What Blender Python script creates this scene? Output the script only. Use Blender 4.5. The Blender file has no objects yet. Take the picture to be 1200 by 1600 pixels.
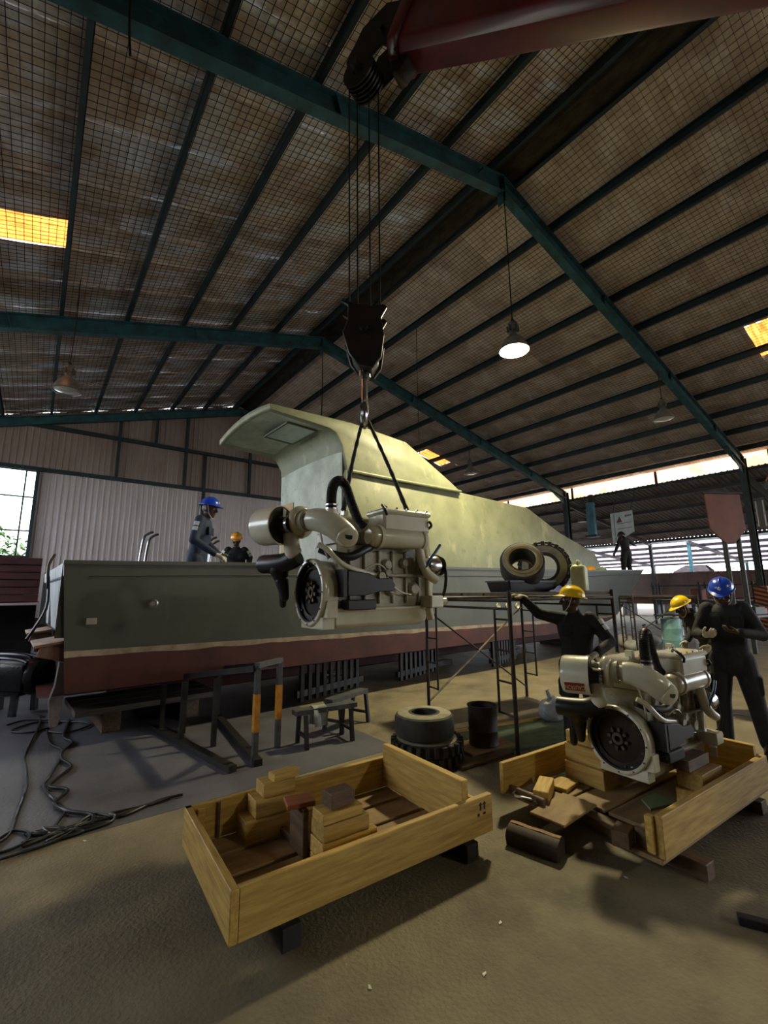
import bpy, bmesh, math, random
from mathutils import Vector, Matrix, Euler
random.seed(7)
SC = bpy.context.scene
COL = SC.collection
R = math.radians
# ------------------------------------------------------------------ camera
CAM_H = 1.65; YAW, PITCH, ROLL = R(37.7), R(10.2), R(0.6)
fw = Vector((math.sin(YAW)*math.cos(PITCH), math.cos(YAW)*math.cos(PITCH), math.sin(PITCH)))
r0 = Vector((math.cos(YAW), -math.sin(YAW), 0)); u0 = r0.cross(fw)
rt = r0*math.cos(ROLL) - u0*math.sin(ROLL); up = u0*math.cos(ROLL) + r0*math.sin(ROLL)
cd = bpy.data.cameras.new('camera'); cam = bpy.data.objects.new('camera', cd); COL.objects.link(cam)
cam.matrix_world = Matrix(((rt.x, up.x, -fw.x, 0), (rt.y, up.y, -fw.y, 0), (rt.z, up.z, -fw.z, CAM_H), (0, 0, 0, 1)))
cd.sensor_fit = 'HORIZONTAL'; cd.sensor_width = 36; cd.lens = 36*700/1200
cd.clip_start = .05; cd.clip_end = 400
SC.camera = cam
# ------------------------------------------------------------------ world (bright overcast sky) and exposure
SKY_STRENGTH = 6.5
LAMP_STRENGTH = 640.0
LAMP2_STRENGTH = 700.0
world = bpy.data.worlds.new('overcast_sky'); SC.world = world; world.use_nodes = True
bg = world.node_tree.nodes['Background']
bg.inputs[0].default_value = (0.86, 0.93, 1.0, 1); bg.inputs[1].default_value = SKY_STRENGTH
vs = SC.view_settings
vs.view_transform = 'Standard'; vs.look = 'None'; vs.gamma = 1; vs.use_curve_mapping = False; vs.exposure = 0.33

# ------------------------------------------------------------------ materials
def lin(c):
    return tuple(((x/255)/12.92 if x/255 <= .04045 else ((x/255+.055)/1.055)**2.4) for x in c)
def M(name, rgb, rough=.6, metal=0., rgb2=None, var=.5, scale=4., stretch=(1, 1, 1), bump=0., bscale=30., bstretch=(1, 1, 1),
      spec=.5, rnd=0., coat=0., detail=5., lo=.35, hi=.65, emit=0., trans=0.):
    m = bpy.data.materials.new(name); m.use_nodes = True
    nt = m.node_tree; N = nt.nodes; L = nt.links
    p = N['Principled BSDF']
    c1 = lin(rgb); c2 = lin(rgb2) if rgb2 else tuple(x*.6 for x in c1)
    p.inputs['Roughness'].default_value = rough; p.inputs['Metallic'].default_value = metal
    p.inputs['Specular IOR Level'].default_value = spec
    if coat: p.inputs['Coat Weight'].default_value = coat; p.inputs['Coat Roughness'].default_value = .15
    if trans: p.inputs['Transmission Weight'].default_value = trans
    p.inputs['Base Color'].default_value = (*c1, 1)
    if emit:
        p.inputs['Emission Color'].default_value = (*c1, 1); p.inputs['Emission Strength'].default_value = emit
    tc = N.new('ShaderNodeTexCoord')
    if var > 0:
        mp = N.new('ShaderNodeMapping'); mp.inputs['Scale'].default_value = stretch
        nz = N.new('ShaderNodeTexNoise'); nz.inputs['Scale'].default_value = scale; nz.inputs['Detail'].default_value = detail
        nz.inputs['Roughness'].default_value = .6
        cr = N.new('ShaderNodeMapRange'); cr.inputs['From Min'].default_value = lo; cr.inputs['From Max'].default_value = hi
        cr.inputs['To Max'].default_value = var*2 if var < .5 else 1.
        mx = N.new('ShaderNodeMix'); mx.data_type = 'RGBA'
        mx.inputs['A'].default_value = (*c1, 1); mx.inputs['B'].default_value = (*c2, 1)
        L.new(tc.outputs['Object'], mp.inputs['Vector']); L.new(mp.outputs[0], nz.inputs['Vector'])
        L.new(nz.outputs['Fac'], cr.inputs['Value']); L.new(cr.outputs[0], mx.inputs['Factor'])
        out = mx.outputs['Result']
        if rnd:
            oi = N.new('ShaderNodeObjectInfo'); hs = N.new('ShaderNodeHueSaturation')
            mr = N.new('ShaderNodeMapRange'); mr.inputs['To Min'].default_value = 1-rnd; mr.inputs['To Max'].default_value = 1+rnd
            L.new(oi.outputs['Random'], mr.inputs['Value']); L.new(mr.outputs[0], hs.inputs['Value']); L.new(out, hs.inputs['Color'])
            ad = N.new('ShaderNodeVectorMath'); ad.operation = 'MULTIPLY_ADD'
            ad.inputs[1].default_value = (1, 1, 1)
            cb = N.new('ShaderNodeCombineXYZ'); ml = N.new('ShaderNodeMath'); ml.operation = 'MULTIPLY'; ml.inputs[1].default_value = 37.
            L.new(oi.outputs['Random'], ml.inputs[0]); L.new(ml.outputs[0], cb.inputs[0]); L.new(ml.outputs[0], cb.inputs[2])
            L.new(tc.outputs['Object'], ad.inputs[0]); L.new(cb.outputs[0], ad.inputs[2]); L.new(ad.outputs[0], mp.inputs['Vector'])
            out = hs.outputs['Color']
        L.new(out, p.inputs['Base Color'])
    if bump:
        mp2 = N.new('ShaderNodeMapping'); mp2.inputs['Scale'].default_value = bstretch
        n2 = N.new('ShaderNodeTexNoise'); n2.inputs['Scale'].default_value = bscale; n2.inputs['Detail'].default_value = 4
        b = N.new('ShaderNodeBump'); b.inputs['Strength'].default_value = bump; b.inputs['Distance'].default_value = .02
        L.new(tc.outputs['Object'], mp2.inputs['Vector']); L.new(mp2.outputs[0], n2.inputs['Vector'])
        L.new(n2.outputs['Fac'], b.inputs['Height']); L.new(b.outputs[0], p.inputs['Normal'])
    return m
def layered(m, rgb, scale, lo, hi, amount=.8, stretch=(1, 1, 1), rough=None, seed=0., metal=None):
    """lay a second pattern (stains, painted sheen) over the base colour of a material made by M"""
    nt = m.node_tree; N = nt.nodes; L = nt.links; p = N['Principled BSDF']
    src = p.inputs['Base Color'].links[0].from_socket if p.inputs['Base Color'].links else None
    tc = N.new('ShaderNodeTexCoord'); mp = N.new('ShaderNodeMapping'); mp.inputs['Scale'].default_value = stretch
    mp.inputs['Location'].default_value = (seed, seed*1.7, seed*.3)
    nz = N.new('ShaderNodeTexNoise'); nz.inputs['Scale'].default_value = scale; nz.inputs['Detail'].default_value = 6; nz.inputs['Roughness'].default_value = .65
    cr = N.new('ShaderNodeMapRange'); cr.inputs['From Min'].default_value = lo; cr.inputs['From Max'].default_value = hi; cr.inputs['To Max'].default_value = amount
    mx = N.new('ShaderNodeMix'); mx.data_type = 'RGBA'; mx.inputs['B'].default_value = (*lin(rgb), 1)
    L.new(tc.outputs['Object'], mp.inputs[0]); L.new(mp.outputs[0], nz.inputs[0]); L.new(nz.outputs['Fac'], cr.inputs[0]); L.new(cr.outputs[0], mx.inputs['Factor'])
    if src: L.new(src, mx.inputs['A'])
    else: mx.inputs['A'].default_value = p.inputs['Base Color'].default_value
    L.new(mx.outputs['Result'], p.inputs['Base Color'])
    if metal is not None:
        r3 = N.new('ShaderNodeMapRange'); r3.inputs['To Min'].default_value = p.inputs['Metallic'].default_value; r3.inputs['To Max'].default_value = metal
        L.new(cr.outputs[0], r3.inputs[0]); L.new(r3.outputs[0], p.inputs['Metallic'])
    if rough is not None:
        r2 = N.new('ShaderNodeMapRange'); r2.inputs['To Min'].default_value = p.inputs['Roughness'].default_value; r2.inputs['To Max'].default_value = rough
        L.new(cr.outputs[0], r2.inputs[0]); L.new(r2.outputs[0], p.inputs['Roughness'])
    return m
def translucent(name, rgb, rgb2, scale=3., stretch=(1, 1, 1)):
    m = bpy.data.materials.new(name); m.use_nodes = True; nt = m.node_tree; N = nt.nodes; L = nt.links
    N.remove(N['Principled BSDF']); o = N['Material Output']
    t = N.new('ShaderNodeBsdfTranslucent'); d = N.new('ShaderNodeBsdfDiffuse'); s = N.new('ShaderNodeMixShader'); s.inputs[0].default_value = .8
    tc = N.new('ShaderNodeTexCoord'); mp = N.new('ShaderNodeMapping'); mp.inputs['Scale'].default_value = stretch
    nz = N.new('ShaderNodeTexNoise'); nz.inputs['Scale'].default_value = scale; nz.inputs['Detail'].default_value = 4
    mr = N.new('ShaderNodeMapRange'); mr.inputs['From Min'].default_value = .35; mr.inputs['From Max'].default_value = .65
    mx = N.new('ShaderNodeMix'); mx.data_type = 'RGBA'; mx.inputs['A'].default_value = (*lin(rgb), 1); mx.inputs['B'].default_value = (*lin(rgb2), 1)
    L.new(tc.outputs['Object'], mp.inputs[0]); L.new(mp.outputs[0], nz.inputs[0]); L.new(nz.outputs['Fac'], mr.inputs[0]); L.new(mr.outputs[0], mx.inputs['Factor'])
    L.new(mx.outputs['Result'], t.inputs[0]); L.new(mx.outputs['Result'], d.inputs[0])
    L.new(d.outputs[0], s.inputs[1]); L.new(t.outputs[0], s.inputs[2]); L.new(s.outputs[0], o.inputs[0])
    return m
def emission(name, rgb, strength):
    m = bpy.data.materials.new(name); m.use_nodes = True; nt = m.node_tree
    p = nt.nodes['Principled BSDF']; p.inputs['Base Color'].default_value = (*lin(rgb), 1)
    p.inputs['Emission Color'].default_value = (*lin(rgb), 1); p.inputs['Emission Strength'].default_value = strength
    return m

# ------------------------------------------------------------------ mesh builder
def perp(d):
    d = d.normalized(); a = Vector((0, 0, 1)) if abs(d.z) < .9 else Vector((1, 0, 0))
    u = d.cross(a).normalized(); return u, d.cross(u).normalized()
class MB:
    def __init__(s): s.v = []; s.f = []; s.mi = []; s.cur = 0
    def add(s, vs, fs):
        o = len(s.v); s.v += [Vector(v) for v in vs]; s.f += [tuple(i+o for i in f) for f in fs]; s.mi += [s.cur]*len(fs); return s
    def box(s, c, d, m=None):
        c = Vector(c); x, y, z = d[0]/2, d[1]/2, d[2]/2
        vs = [Vector(p) for p in ((-x,-y,-z),(x,-y,-z),(x,y,-z),(-x,y,-z),(-x,-y,z),(x,-y,z),(x,y,z),(-x,y,z))]
        if m is not None: vs = [m @ v for v in vs]
        return s.add([v+c for v in vs], [(0,3,2,1),(4,5,6,7),(0,1,5,4),(1,2,6,5),(2,3,7,6),(3,0,4,7)])
    def b2(s, a, b):
        return s.box([(a[i]+b[i])/2 for i in range(3)], [abs(b[i]-a[i]) for i in range(3)])
    def bar(s, p, q, w, h, upv=(0, 0, 1)):
        p, q = Vector(p), Vector(q); d = q-p; L = d.length; d.normalize(); upv = Vector(upv)
        sd = d.cross(upv)
        if sd.length < 1e-4: sd = d.cross(Vector((1, 0, 0)))
        sd.normalize(); u = sd.cross(d)
        return s.box((p+q)/2, (L, w, h), Matrix((d, sd, u)).transposed())
    def cyl(s, p, q, r, r2=None, n=16, caps=True):
        p, q = Vector(p), Vector(q); r2 = r if r2 is None else r2; u, w = perp(q-p)
        vs = []; 
        for c, rr in ((p, r), (q, r2)):
            vs += [c+(u*math.cos(2*math.pi*i/n)+w*math.sin(2*math.pi*i/n))*rr for i in range(n)]
        fs = [(i, (i+1) % n, n+(i+1) % n, n+i) for i in range(n)]
        if caps: fs += [tuple(range(n))[::-1], tuple(range(n, 2*n))]
        return s.add(vs, fs)
    def tube(s, pts, r, n=8, caps=True):
        pts = [Vector(p) for p in pts]; k = len(pts); rs = r if isinstance(r, (list, tuple)) else [r]*k
        u = None; vs = []
        for i, p in enumerate(pts):
            d = (pts[min(i+1, k-1)]-pts[max(i-1, 0)])
            if d.length < 1e-9: d = Vector((0, 0, 1))
            d.normalize()
            if u is None: u, _ = perp(d)
            u = (u-d*u.dot(d)); u = u.normalized() if u.length > 1e-6 else perp(d)[0]
            w = d.cross(u)
            vs += [p+(u*math.cos(2*math.pi*j/n)+w*math.sin(2*math.pi*j/n))*rs[i] for j in range(n)]
        fs = [(i*n+j, i*n+(j+1) % n, (i+1)*n+(j+1) % n, (i+1)*n+j) for i in range(k-1) for j in range(n)]
        if caps: fs += [tuple(range(n))[::-1], tuple(range((k-1)*n, k*n))]
        return s.add(vs, fs)
    def lathe(s, prof, o=(0, 0, 0), ax=(0, 0, 1), n=24, closed=False):
        o = Vector(o); ax = Vector(ax).normalized(); u, w = perp(ax); vs = []; k = len(prof)
        for r, h in prof:
            vs += [o+ax*h+(u*math.cos(2*math.pi*j/n)+w*math.sin(2*math.pi*j/n))*max(r, 1e-5) for j in range(n)]
        rng = range(k) if closed else range(k-1)
        fs = [(i*n+j, i*n+(j+1) % n, ((i+1) % k)*n+(j+1) % n, ((i+1) % k)*n+j) for i in rng for j in range(n)]
        return s.add(vs, fs)
    def prism(s, poly, o, u, v, t):
        """polygon in the plane (o,u,v), extruded by vector t"""
        o, u, v, t = Vector(o), Vector(u), Vector(v), Vector(t); n = len(poly)
        a = [o+u*x+v*y for x, y in poly]
        return s.add(a+[p+t for p in a], [tuple(range(n))[::-1], tuple(range(n, 2*n))]+[(i, (i+1) % n, n+(i+1) % n, n+i) for i in range(n)])
    def loft(s, rings, caps=True, closed=True):
        n = len(rings[0]); vs = [p for r in rings for p in r]; k = len(rings); m = n if closed else n-1
        fs = [(i*n+j, i*n+(j+1) % n, (i+1)*n+(j+1) % n, (i+1)*n+j) for i in range(k-1) for j in range(m)]
        if caps: fs += [tuple(range(n))[::-1], tuple(range((k-1)*n, k*n))]
        return s.add(vs, fs)
    def sphere(s, c, r, n=12, k=8):
        c = Vector(c); r = Vector(r) if isinstance(r, (tuple, list)) else Vector((r, r, r)); rings = []
        for i in range(k+1):
            t = math.pi*i/k; t = min(max(t, .02), math.pi-.02)
            rings.append([c+Vector((r.x*math.sin(t)*math.cos(2*math.pi*j/n), r.y*math.sin(t)*math.sin(2*math.pi*j/n), -r.z*math.cos(t))) for j in range(n)])
        return s.loft(rings)
    def capsule(s, p, q, r, r2=None, n=12):
        p, q = Vector(p), Vector(q); r2 = r if r2 is None else r2; d = q-p; L = d.length
        if L < 1e-6: return s.sphere(p, r)
        d /= L; u, w = perp(d); rings = []
        for i in range(5):
            t = -math.pi/2+math.pi/2*i/4; rings.append((-0+math.sin(t)*r, max(math.cos(t)*r, r*.03)))
        for i in range(5):
            t = math.pi/2*i/4; rings.append((L+math.sin(t)*r2, max(math.cos(t)*r2, r2*.03)))
        return s.loft([[p+d*h+(u*math.cos(2*math.pi*j/n)+w*math.sin(2*math.pi*j/n))*rr for j in range(n)] for h, rr in rings])
    def mesh(s, name, smooth=35, bevel=0.):
        me = bpy.data.meshes.new(name); me.from_pydata([tuple(v) for v in s.v], [], s.f)
        bm = bmesh.new(); bm.from_mesh(me)
        if any(s.mi):
            bm.faces.ensure_lookup_table()
            for i, f in enumerate(bm.faces): f.material_index = s.mi[i]
        bmesh.ops.recalc_face_normals(bm, faces=bm.faces)
        if bevel:
            es = [e for e in bm.edges if len(e.link_faces) == 2 and e.calc_face_angle(0) > R(30)]
            bmesh.ops.bevel(bm, geom=es, offset=bevel, segments=2 if bevel > .02 else 1, affect='EDGES', profile=.5)
        bm.to_mesh(me); bm.free()
        if smooth:
            me.polygons.foreach_set('use_smooth', [True]*len(me.polygons)); me.set_sharp_from_angle(angle=R(smooth))
        return me
    def build(s, name, mat, parent=None, smooth=35, bevel=0., loc=None, rot=None):
        return link(name, s.mesh(name, smooth, bevel), mat, parent, loc, rot)
def link(name, me, mat, parent=None, loc=None, rot=None):
    o = bpy.data.objects.new(name, me); COL.objects.link(o)
    if mat is not None and me is not None and not me.materials:
        for m in (mat if isinstance(mat, (list, tuple)) else [mat]): me.materials.append(m)
    if parent: o.parent = parent
    if loc is not None: o.location = loc
    if rot is not None: o.rotation_euler = rot
    return o
def tag(o, label=None, cat=None, group=None, kind=None):
    if label: o['label'] = label
    if cat: o['category'] = cat
    if group: o['group'] = group
    if kind: o['kind'] = kind
    return o
def thing(name, label, cat, loc=(0, 0, 0), rz=0., group=None, kind=None):
    o = bpy.data.objects.new(name, None); COL.objects.link(o); o.empty_display_size = .1
    o.location = loc; o.rotation_euler = (0, 0, rz); return tag(o, label, cat, group, kind)
def dup(root, loc, rot=None, label=None, group=None, parent=None):
    r = root.copy(); COL.objects.link(r); r.location = loc
    if rot is not None: r.rotation_euler = rot
    if label: r['label'] = label
    if group: r['group'] = group
    for ch in list(root.children):
        c = ch.copy(); COL.objects.link(c); c.parent = r
        for g in list(ch.children):
            d = g.copy(); COL.objects.link(d); d.parent = c
    return r
def smooth_path(pts, k=6):
    P = [Vector(p) for p in pts]; out = []
    for i in range(len(P)-1):
        a, b, c, d = P[max(i-1, 0)], P[i], P[i+1], P[min(i+2, len(P)-1)]
        for j in range(k):
            t = j/k
            out.append(.5*((2*b)+(c-a)*t+(2*a-5*b+4*c-d)*t*t+(3*b-a-3*c+d)*t**3))
    return out+[P[-1]]
def text_mesh(txt, size, depth=.0008):
    c = bpy.data.curves.new('lettering', 'FONT'); c.body = txt; c.size = size; c.extrude = depth; c.align_x = 'CENTER'; c.align_y = 'CENTER'
    o = bpy.data.objects.new('lettering', c); COL.objects.link(o)
    dg = bpy.context.evaluated_depsgraph_get(); me = bpy.data.meshes.new_from_object(o.evaluated_get(dg))
    bpy.data.objects.remove(o); bpy.data.curves.remove(c); me.materials.clear(); return me

# ------------------------------------------------------------------ palette
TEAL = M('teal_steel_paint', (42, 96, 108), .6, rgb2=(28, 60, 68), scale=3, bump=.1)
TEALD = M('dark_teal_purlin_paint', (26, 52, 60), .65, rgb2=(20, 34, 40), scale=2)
DKSTEEL = M('dark_weathered_steel', (40, 40, 42), .5, .3, rgb2=(28, 22, 20), scale=6, bump=.15)
GREYSTEEL = M('grey_painted_steel', (88, 92, 96), .5, .2, rgb2=(60, 58, 56), scale=4)
BLACK = M('black_rubber', (16, 16, 17), .5, rgb2=(26, 26, 26), scale=8)
CABLE = M('black_cable', (14, 13, 13), .45, var=0)
WHITEP = M('white_plastic', (205, 205, 198), .4, rgb2=(170, 170, 160), scale=5)
YELLOW = M('yellow_paint', (205, 140, 20), .5, rgb2=(160, 100, 20), scale=8)
CHROME = M('bright_steel', (190, 190, 195), .22, 1., rgb2=(140, 140, 140), scale=5)
RUST = M('rusty_steel', (96, 58, 42), .75, .2, rgb2=(60, 38, 30), scale=6, bump=.2)
# ================================================================== THE SHED
RX, RZ, SL, SR = 6.89, 10.40, .29, .24
XL, XR, Y0, Y3 = -7.6, 21.4, -17.6, 19.9
FRAMES = [-10.2, -2.7, 4.8, 12.26, 19.7]
def zl(x): return RZ-(RX-x)*SL
def zr(x): return RZ-(x-RX)*SR
def zroof(x): return zl(x) if x < RX else zr(x)

FLOOR = M('worn_concrete', (122, 112, 88), .72, rgb2=(94, 86, 66), scale=1.6, detail=12, bump=.45, bscale=45)
layered(FLOOR, (58, 52, 42), .9, .54, .70, .8); layered(FLOOR, (140, 130, 106), 7, .6, .75, .4, seed=4.)
layered(FLOOR, (60, 54, 46), 24, .66, .74, .5, seed=9.)
FLOOR2 = M('dark_smooth_concrete', (90, 90, 98), .55, rgb2=(64, 64, 70), scale=1.2, detail=9, bump=.15, bscale=40)
layered(FLOOR2, (50, 50, 54), 2.2, .55, .75, .6, stretch=(1, .35, 1))
mb = MB(); mb.b2((XL-4, Y0-4, -.25), (60, 40, -.003)); fl = mb.build('floor', FLOOR, smooth=0); tag(fl, kind='structure')
mb = MB(); mb.b2((XL-4, 4.06, -.2), (3.3, 40, -.001)); f2 = mb.build('floor_grey_area', FLOOR2, fl, smooth=0)  # floor coloured darker and bluer beyond a straight edge
f2['label'] = 'darker blue-grey area of the concrete floor under the boat'
# expansion joints cut into the slab on the right
mb = MB()
for x in (5.2, 7.6, 10.4): mb.b2((x-.012, -4, .0005), (x+.012, 4.05, .002))
mb.b2((7.6, 1.35, .0005), (20, 1.38, .002))
mb.build('expansion_joint', BLACK, fl, smooth=0)

# ---- ceiling: foil insulation rolls, wire netting, purlins
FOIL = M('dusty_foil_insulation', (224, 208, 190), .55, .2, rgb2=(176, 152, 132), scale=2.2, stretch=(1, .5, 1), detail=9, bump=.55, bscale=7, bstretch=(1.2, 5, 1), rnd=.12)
layered(FOIL, (240, 246, 255), 1.1, .47, .62, .95, stretch=(.7, 1.8, 1), rough=.4, seed=3., metal=.35)  # clean foil patches, their bluish white colour standing in for reflected daylight
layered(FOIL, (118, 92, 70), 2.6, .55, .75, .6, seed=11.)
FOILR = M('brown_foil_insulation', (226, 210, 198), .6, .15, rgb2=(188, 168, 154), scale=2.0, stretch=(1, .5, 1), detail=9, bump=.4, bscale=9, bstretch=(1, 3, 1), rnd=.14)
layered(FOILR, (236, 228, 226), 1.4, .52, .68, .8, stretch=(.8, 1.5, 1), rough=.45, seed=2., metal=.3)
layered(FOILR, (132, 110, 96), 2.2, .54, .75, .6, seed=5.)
SKYL = translucent('orange_fibreglass_skylight', (232, 140, 62), (190, 92, 34), 5., (.3, 3, 1))
CLEAR = translucent('clear_fibreglass_sheet', (250, 215, 180), (235, 170, 120), 2., (1, .6, 1))
ceil = thing('ceiling', None, None, kind='structure')
PL = [RX-.38-1.335*i for i in range(0, 11)]; PL = [x for x in PL if x > XL]
PR = [RX+.38+1.36*i for i in range(0, 11)]; PR = [x for x in PR if x < XR-.2]
def roof_strip(x0, x1, ya, yb, purl):
    xs = sorted(set([x0, x1]+[x for x in purl if min(x0, x1) < x < max(x0, x1)])); full = []
    for a, b in zip(xs, xs[1:]): full += [a+(b-a)*k/4 for k in range(4)]
    full.append(xs[-1]); yb += .05; ys = [ya, (ya+yb)/2, yb]; V = []
    for y in ys:
        for x in full:
            lo = max([q for q in xs if q <= x+1e-6]); hi = min([q for q in xs if q >= x-1e-6])
            sag = 0 if hi-lo < 1e-6 else -.035*4*(x-lo)*(hi-x)/(hi-lo)**2
            V.append((x, y, zroof(x)+sag*(1 if y == ys[1] else .8)+(.006 if y == yb else 0)))
    n = len(full); F = [(i*n+j, i*n+j+1, (i+1)*n+j+1, (i+1)*n+j) for i in range(2) for j in range(n-1)]
    o = MB().add(V, F); return o
def strips(x_ridge, x_eave, mat, purl, sky):
    y = Y0
    ends = []
    while y < Y3-.01:
        nxt = min(y+1.22, Y3)
        for s in sky:
            if y < s[0] < nxt: nxt = s[0]
            if abs(y-s[0]) < 1e-6: nxt = s[1]
        ends.append((y, nxt)); y = nxt
    for a, b in ends:
        s = [q for q in sky if abs(q[0]-a) < 1e-6]
        if s:
            xa, xb = s[0][2], s[0][3]
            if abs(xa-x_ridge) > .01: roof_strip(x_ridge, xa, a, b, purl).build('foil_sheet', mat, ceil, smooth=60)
            m2 = MB(); n = 12
            lo, hi = min(xa, xb), max(xa, xb)
            V = []; 
            for k in range(n+1):
                yy = a+(b-a)*k/n; dz = .03*math.sin(k*math.pi/2)
                V += [(lo, yy, zroof(lo)+dz), (hi, yy, zroof(hi)+dz)]
            m2.add(V, [(2*k, 2*k+1, 2*k+3, 2*k+2) for k in range(n)])
            sk = m2.build('skylight_sheet', SKYL, ceil); sk['label'] = 'glowing orange translucent skylight sheet'
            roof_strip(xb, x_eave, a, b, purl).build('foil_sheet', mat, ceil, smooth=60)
        else:
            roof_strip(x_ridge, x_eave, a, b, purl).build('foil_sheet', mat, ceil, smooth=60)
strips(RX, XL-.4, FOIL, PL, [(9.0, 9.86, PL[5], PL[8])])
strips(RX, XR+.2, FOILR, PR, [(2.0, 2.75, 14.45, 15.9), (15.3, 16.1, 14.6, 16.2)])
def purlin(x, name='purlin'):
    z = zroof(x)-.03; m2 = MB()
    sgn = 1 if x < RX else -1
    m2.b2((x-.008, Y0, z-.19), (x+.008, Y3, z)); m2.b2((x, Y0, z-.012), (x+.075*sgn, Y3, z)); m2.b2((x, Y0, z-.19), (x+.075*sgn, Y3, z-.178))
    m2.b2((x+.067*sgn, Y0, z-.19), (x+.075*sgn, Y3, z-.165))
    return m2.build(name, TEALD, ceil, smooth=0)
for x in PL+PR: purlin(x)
m2 = MB(); m2.add([(RX-.36, Y0, zl(RX-.36)-.1), (RX, Y0, RZ-.05), (RX+.36, Y0, zr(RX+.36)-.1), (RX-.36, Y3, zl(RX-.36)-.1), (RX, Y3, RZ-.05), (RX+.36, Y3, zr(RX+.36)-.1)], [(0, 1, 4, 3), (1, 2, 5, 4)])
m2.build('ridge_flashing', M('bare_galvanised_flashing', (70, 66, 60), .6, .3, rgb2=(40, 34, 30), scale=9, stretch=(1, .4, 1)), ceil)
# wire netting under the foil: straight wires, real geometry, joined
def netting(x0, x1, name, w):
    m2 = MB(); step = .115
    n = int(abs(x1-x0)/step)
    for i in range(n+1):
        x = x0+(x1-x0)*i/n; z = zroof(x)-.045
        m2.b2((x-w, -6, z-w), (x+w, Y3, z+w))
    y = -6.
    while y < Y3:
        za, zb = zroof(x0)-.045, zroof(x1)-.045
        m2.add([(x0, y-w, za-w), (x0, y+w, za-w), (x0, y, za+w), (x1, y-w, zb-w), (x1, y+w, zb-w), (x1, y, zb+w)], [(0, 1, 4, 3), (1, 2, 5, 4), (2, 0, 3, 5)])
        y += step
    o = m2.build(name, M('rusted_netting_wire', (38, 32, 28), .7, var=0), ceil, smooth=0); o['kind'] = 'stuff'; return o
netting(RX-.4, XL, 'wire_netting', .0042); netting(RX+.4, XR, 'wire_netting', .003)

# ---- portal frames
def ibeam(mb, p, q, h, fwid, n):
    """p,q: top centreline; h depth; n: normal (down) in the frame plane"""
    p, q, n = Vector(p), Vector(q), Vector(n)
    mb.bar(p+n*.012, q+n*.012, fwid, .024, n); mb.bar(p+n*(h-.012), q+n*(h-.012), fwid, .024, n); mb.bar(p+n*h/2, q+n*h/2, .016, h-.05, n)
for k, y in enumerate(FRAMES):
    fr = thing('portal_frame', ['teal steel portal frame behind the camera', 'teal steel portal frame nearest behind the crane boom', 'nearest teal steel roof frame with the lit lamp hanging at its apex',
        'middle teal steel roof frame crossing behind the crane hook', 'farthest teal steel roof frame against the corrugated end wall'][k], 'roof frame', (0, y, 0), group='teal portal frames')
    top = RZ-.225
    for side, xe, s, col in ((-1, XL, SL, 1), (1, XR, SR, 1)):
        m2 = MB(); dn = Vector((s*side, 0, 1)).normalized()*-1
        h = .38 if k < 4 else .3
        a = Vector((RX, 0, top)); b = Vector((xe, 0, top-abs(xe-RX)*s))
        ibeam(m2, a, b, h, .19, dn)
        for t in (.28, .55, .8):
            c = a.lerp(b, t); m2.bar(c+dn*.02, c+dn*(h-.02), .17, .014, (b-a))
        m2.build('rafter', TEAL, fr, smooth=0)
        m2 = MB()      # haunch
        c = b.lerp(a, .1); m2.prism([(0, 0), (1, 0), (0, -.55)], b+dn*(h-.02)+Vector((0, -.01, 0)), (c-b), dn*-.6, (0, .02, 0))
        if k < 4 or side < 0: m2.build('haunch_plate', TEAL, fr, smooth=0)
        m2 = MB(); z1 = b.z
        m2.b2((xe-.17, -.1, 0), (xe-.15, .1, z1)); m2.b2((xe+.15, -.1, 0), (xe+.17, .1, z1)); m2.b2((xe-.15, -.01, 0), (xe+.15, .01, z1))
        m2.build('column', M('column_dark_teal', (34, 50, 56), .6, rgb2=(26, 34, 38), scale=3) if k == 0 and side < 0 else bpy.data.materials['column_dark_teal'], fr, smooth=0)
    m2 = MB(); m2.b2((RX-.012, -.1, top-.62), (RX+.012, .1, top-.02)); m2.b2((RX-.02, -.07, top-.44), (RX+.02, .07, top-.38)); m2.build('apex_plate', TEAL, fr, smooth=0)
    for s in (-.3, .3):
        m2 = MB(); m2.cyl((RX+s*2.4, -.13, top-.32), (RX+s*2.4, .13, top-.32), .012, n=6); m2.build('bolt', DKSTEEL, fr)

# ---- end wall of ribbed sheets, girts, strip window
def ribbed(mb, x0, x1, za, zb, y, rib=.19, dp=.035):
    """ribbed sheet in the XZ plane; za/zb functions or numbers"""
    fz = lambda f, x: f(x) if callable(f) else f
    xs = []; x = x0; n = max(1, round((x1-x0)/rib)); w = (x1-x0)/n
    for i in range(n):
        b = x0+i*w; xs += [(b, 0), (b+w*.62, 0), (b+w*.70, dp), (b+w*.92, dp)]
    xs.append((x1, 0)); V = []
    for xx, d in xs: V += [(xx, y-d, fz(za, xx)), (xx, y-d, fz(zb, xx))]
    mb.add(V, [(2*i, 2*i+2, 2*i+3, 2*i+1) for i in range(len(xs)-1)])
WALLG = M('grey_ribbed_sheet', (196, 190, 194), .5, .0, rgb2=(182, 175, 178), scale=.8, stretch=(1, 1, .5), rnd=.03)
WALLB = M('brownish_ribbed_sheet', (160, 144, 142), .55, .0, rgb2=(142, 124, 120), scale=.8, stretch=(1, 1, .5), rnd=.04)
BRICK = M('dark_red_plinth_wall', (72, 46, 44), .8, rgb2=(50, 34, 34), scale=2)
wb = thing('wall_end', None, None, kind='structure')
x = -.3
while x < XR:
    x1 = min(x+.95, XR); m2 = MB(); ribbed(m2, x, x1, .9, 6.15, Y3); m2.build('wall_sheet', WALLG, wb, smooth=0); x = x1
x = XL
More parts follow.
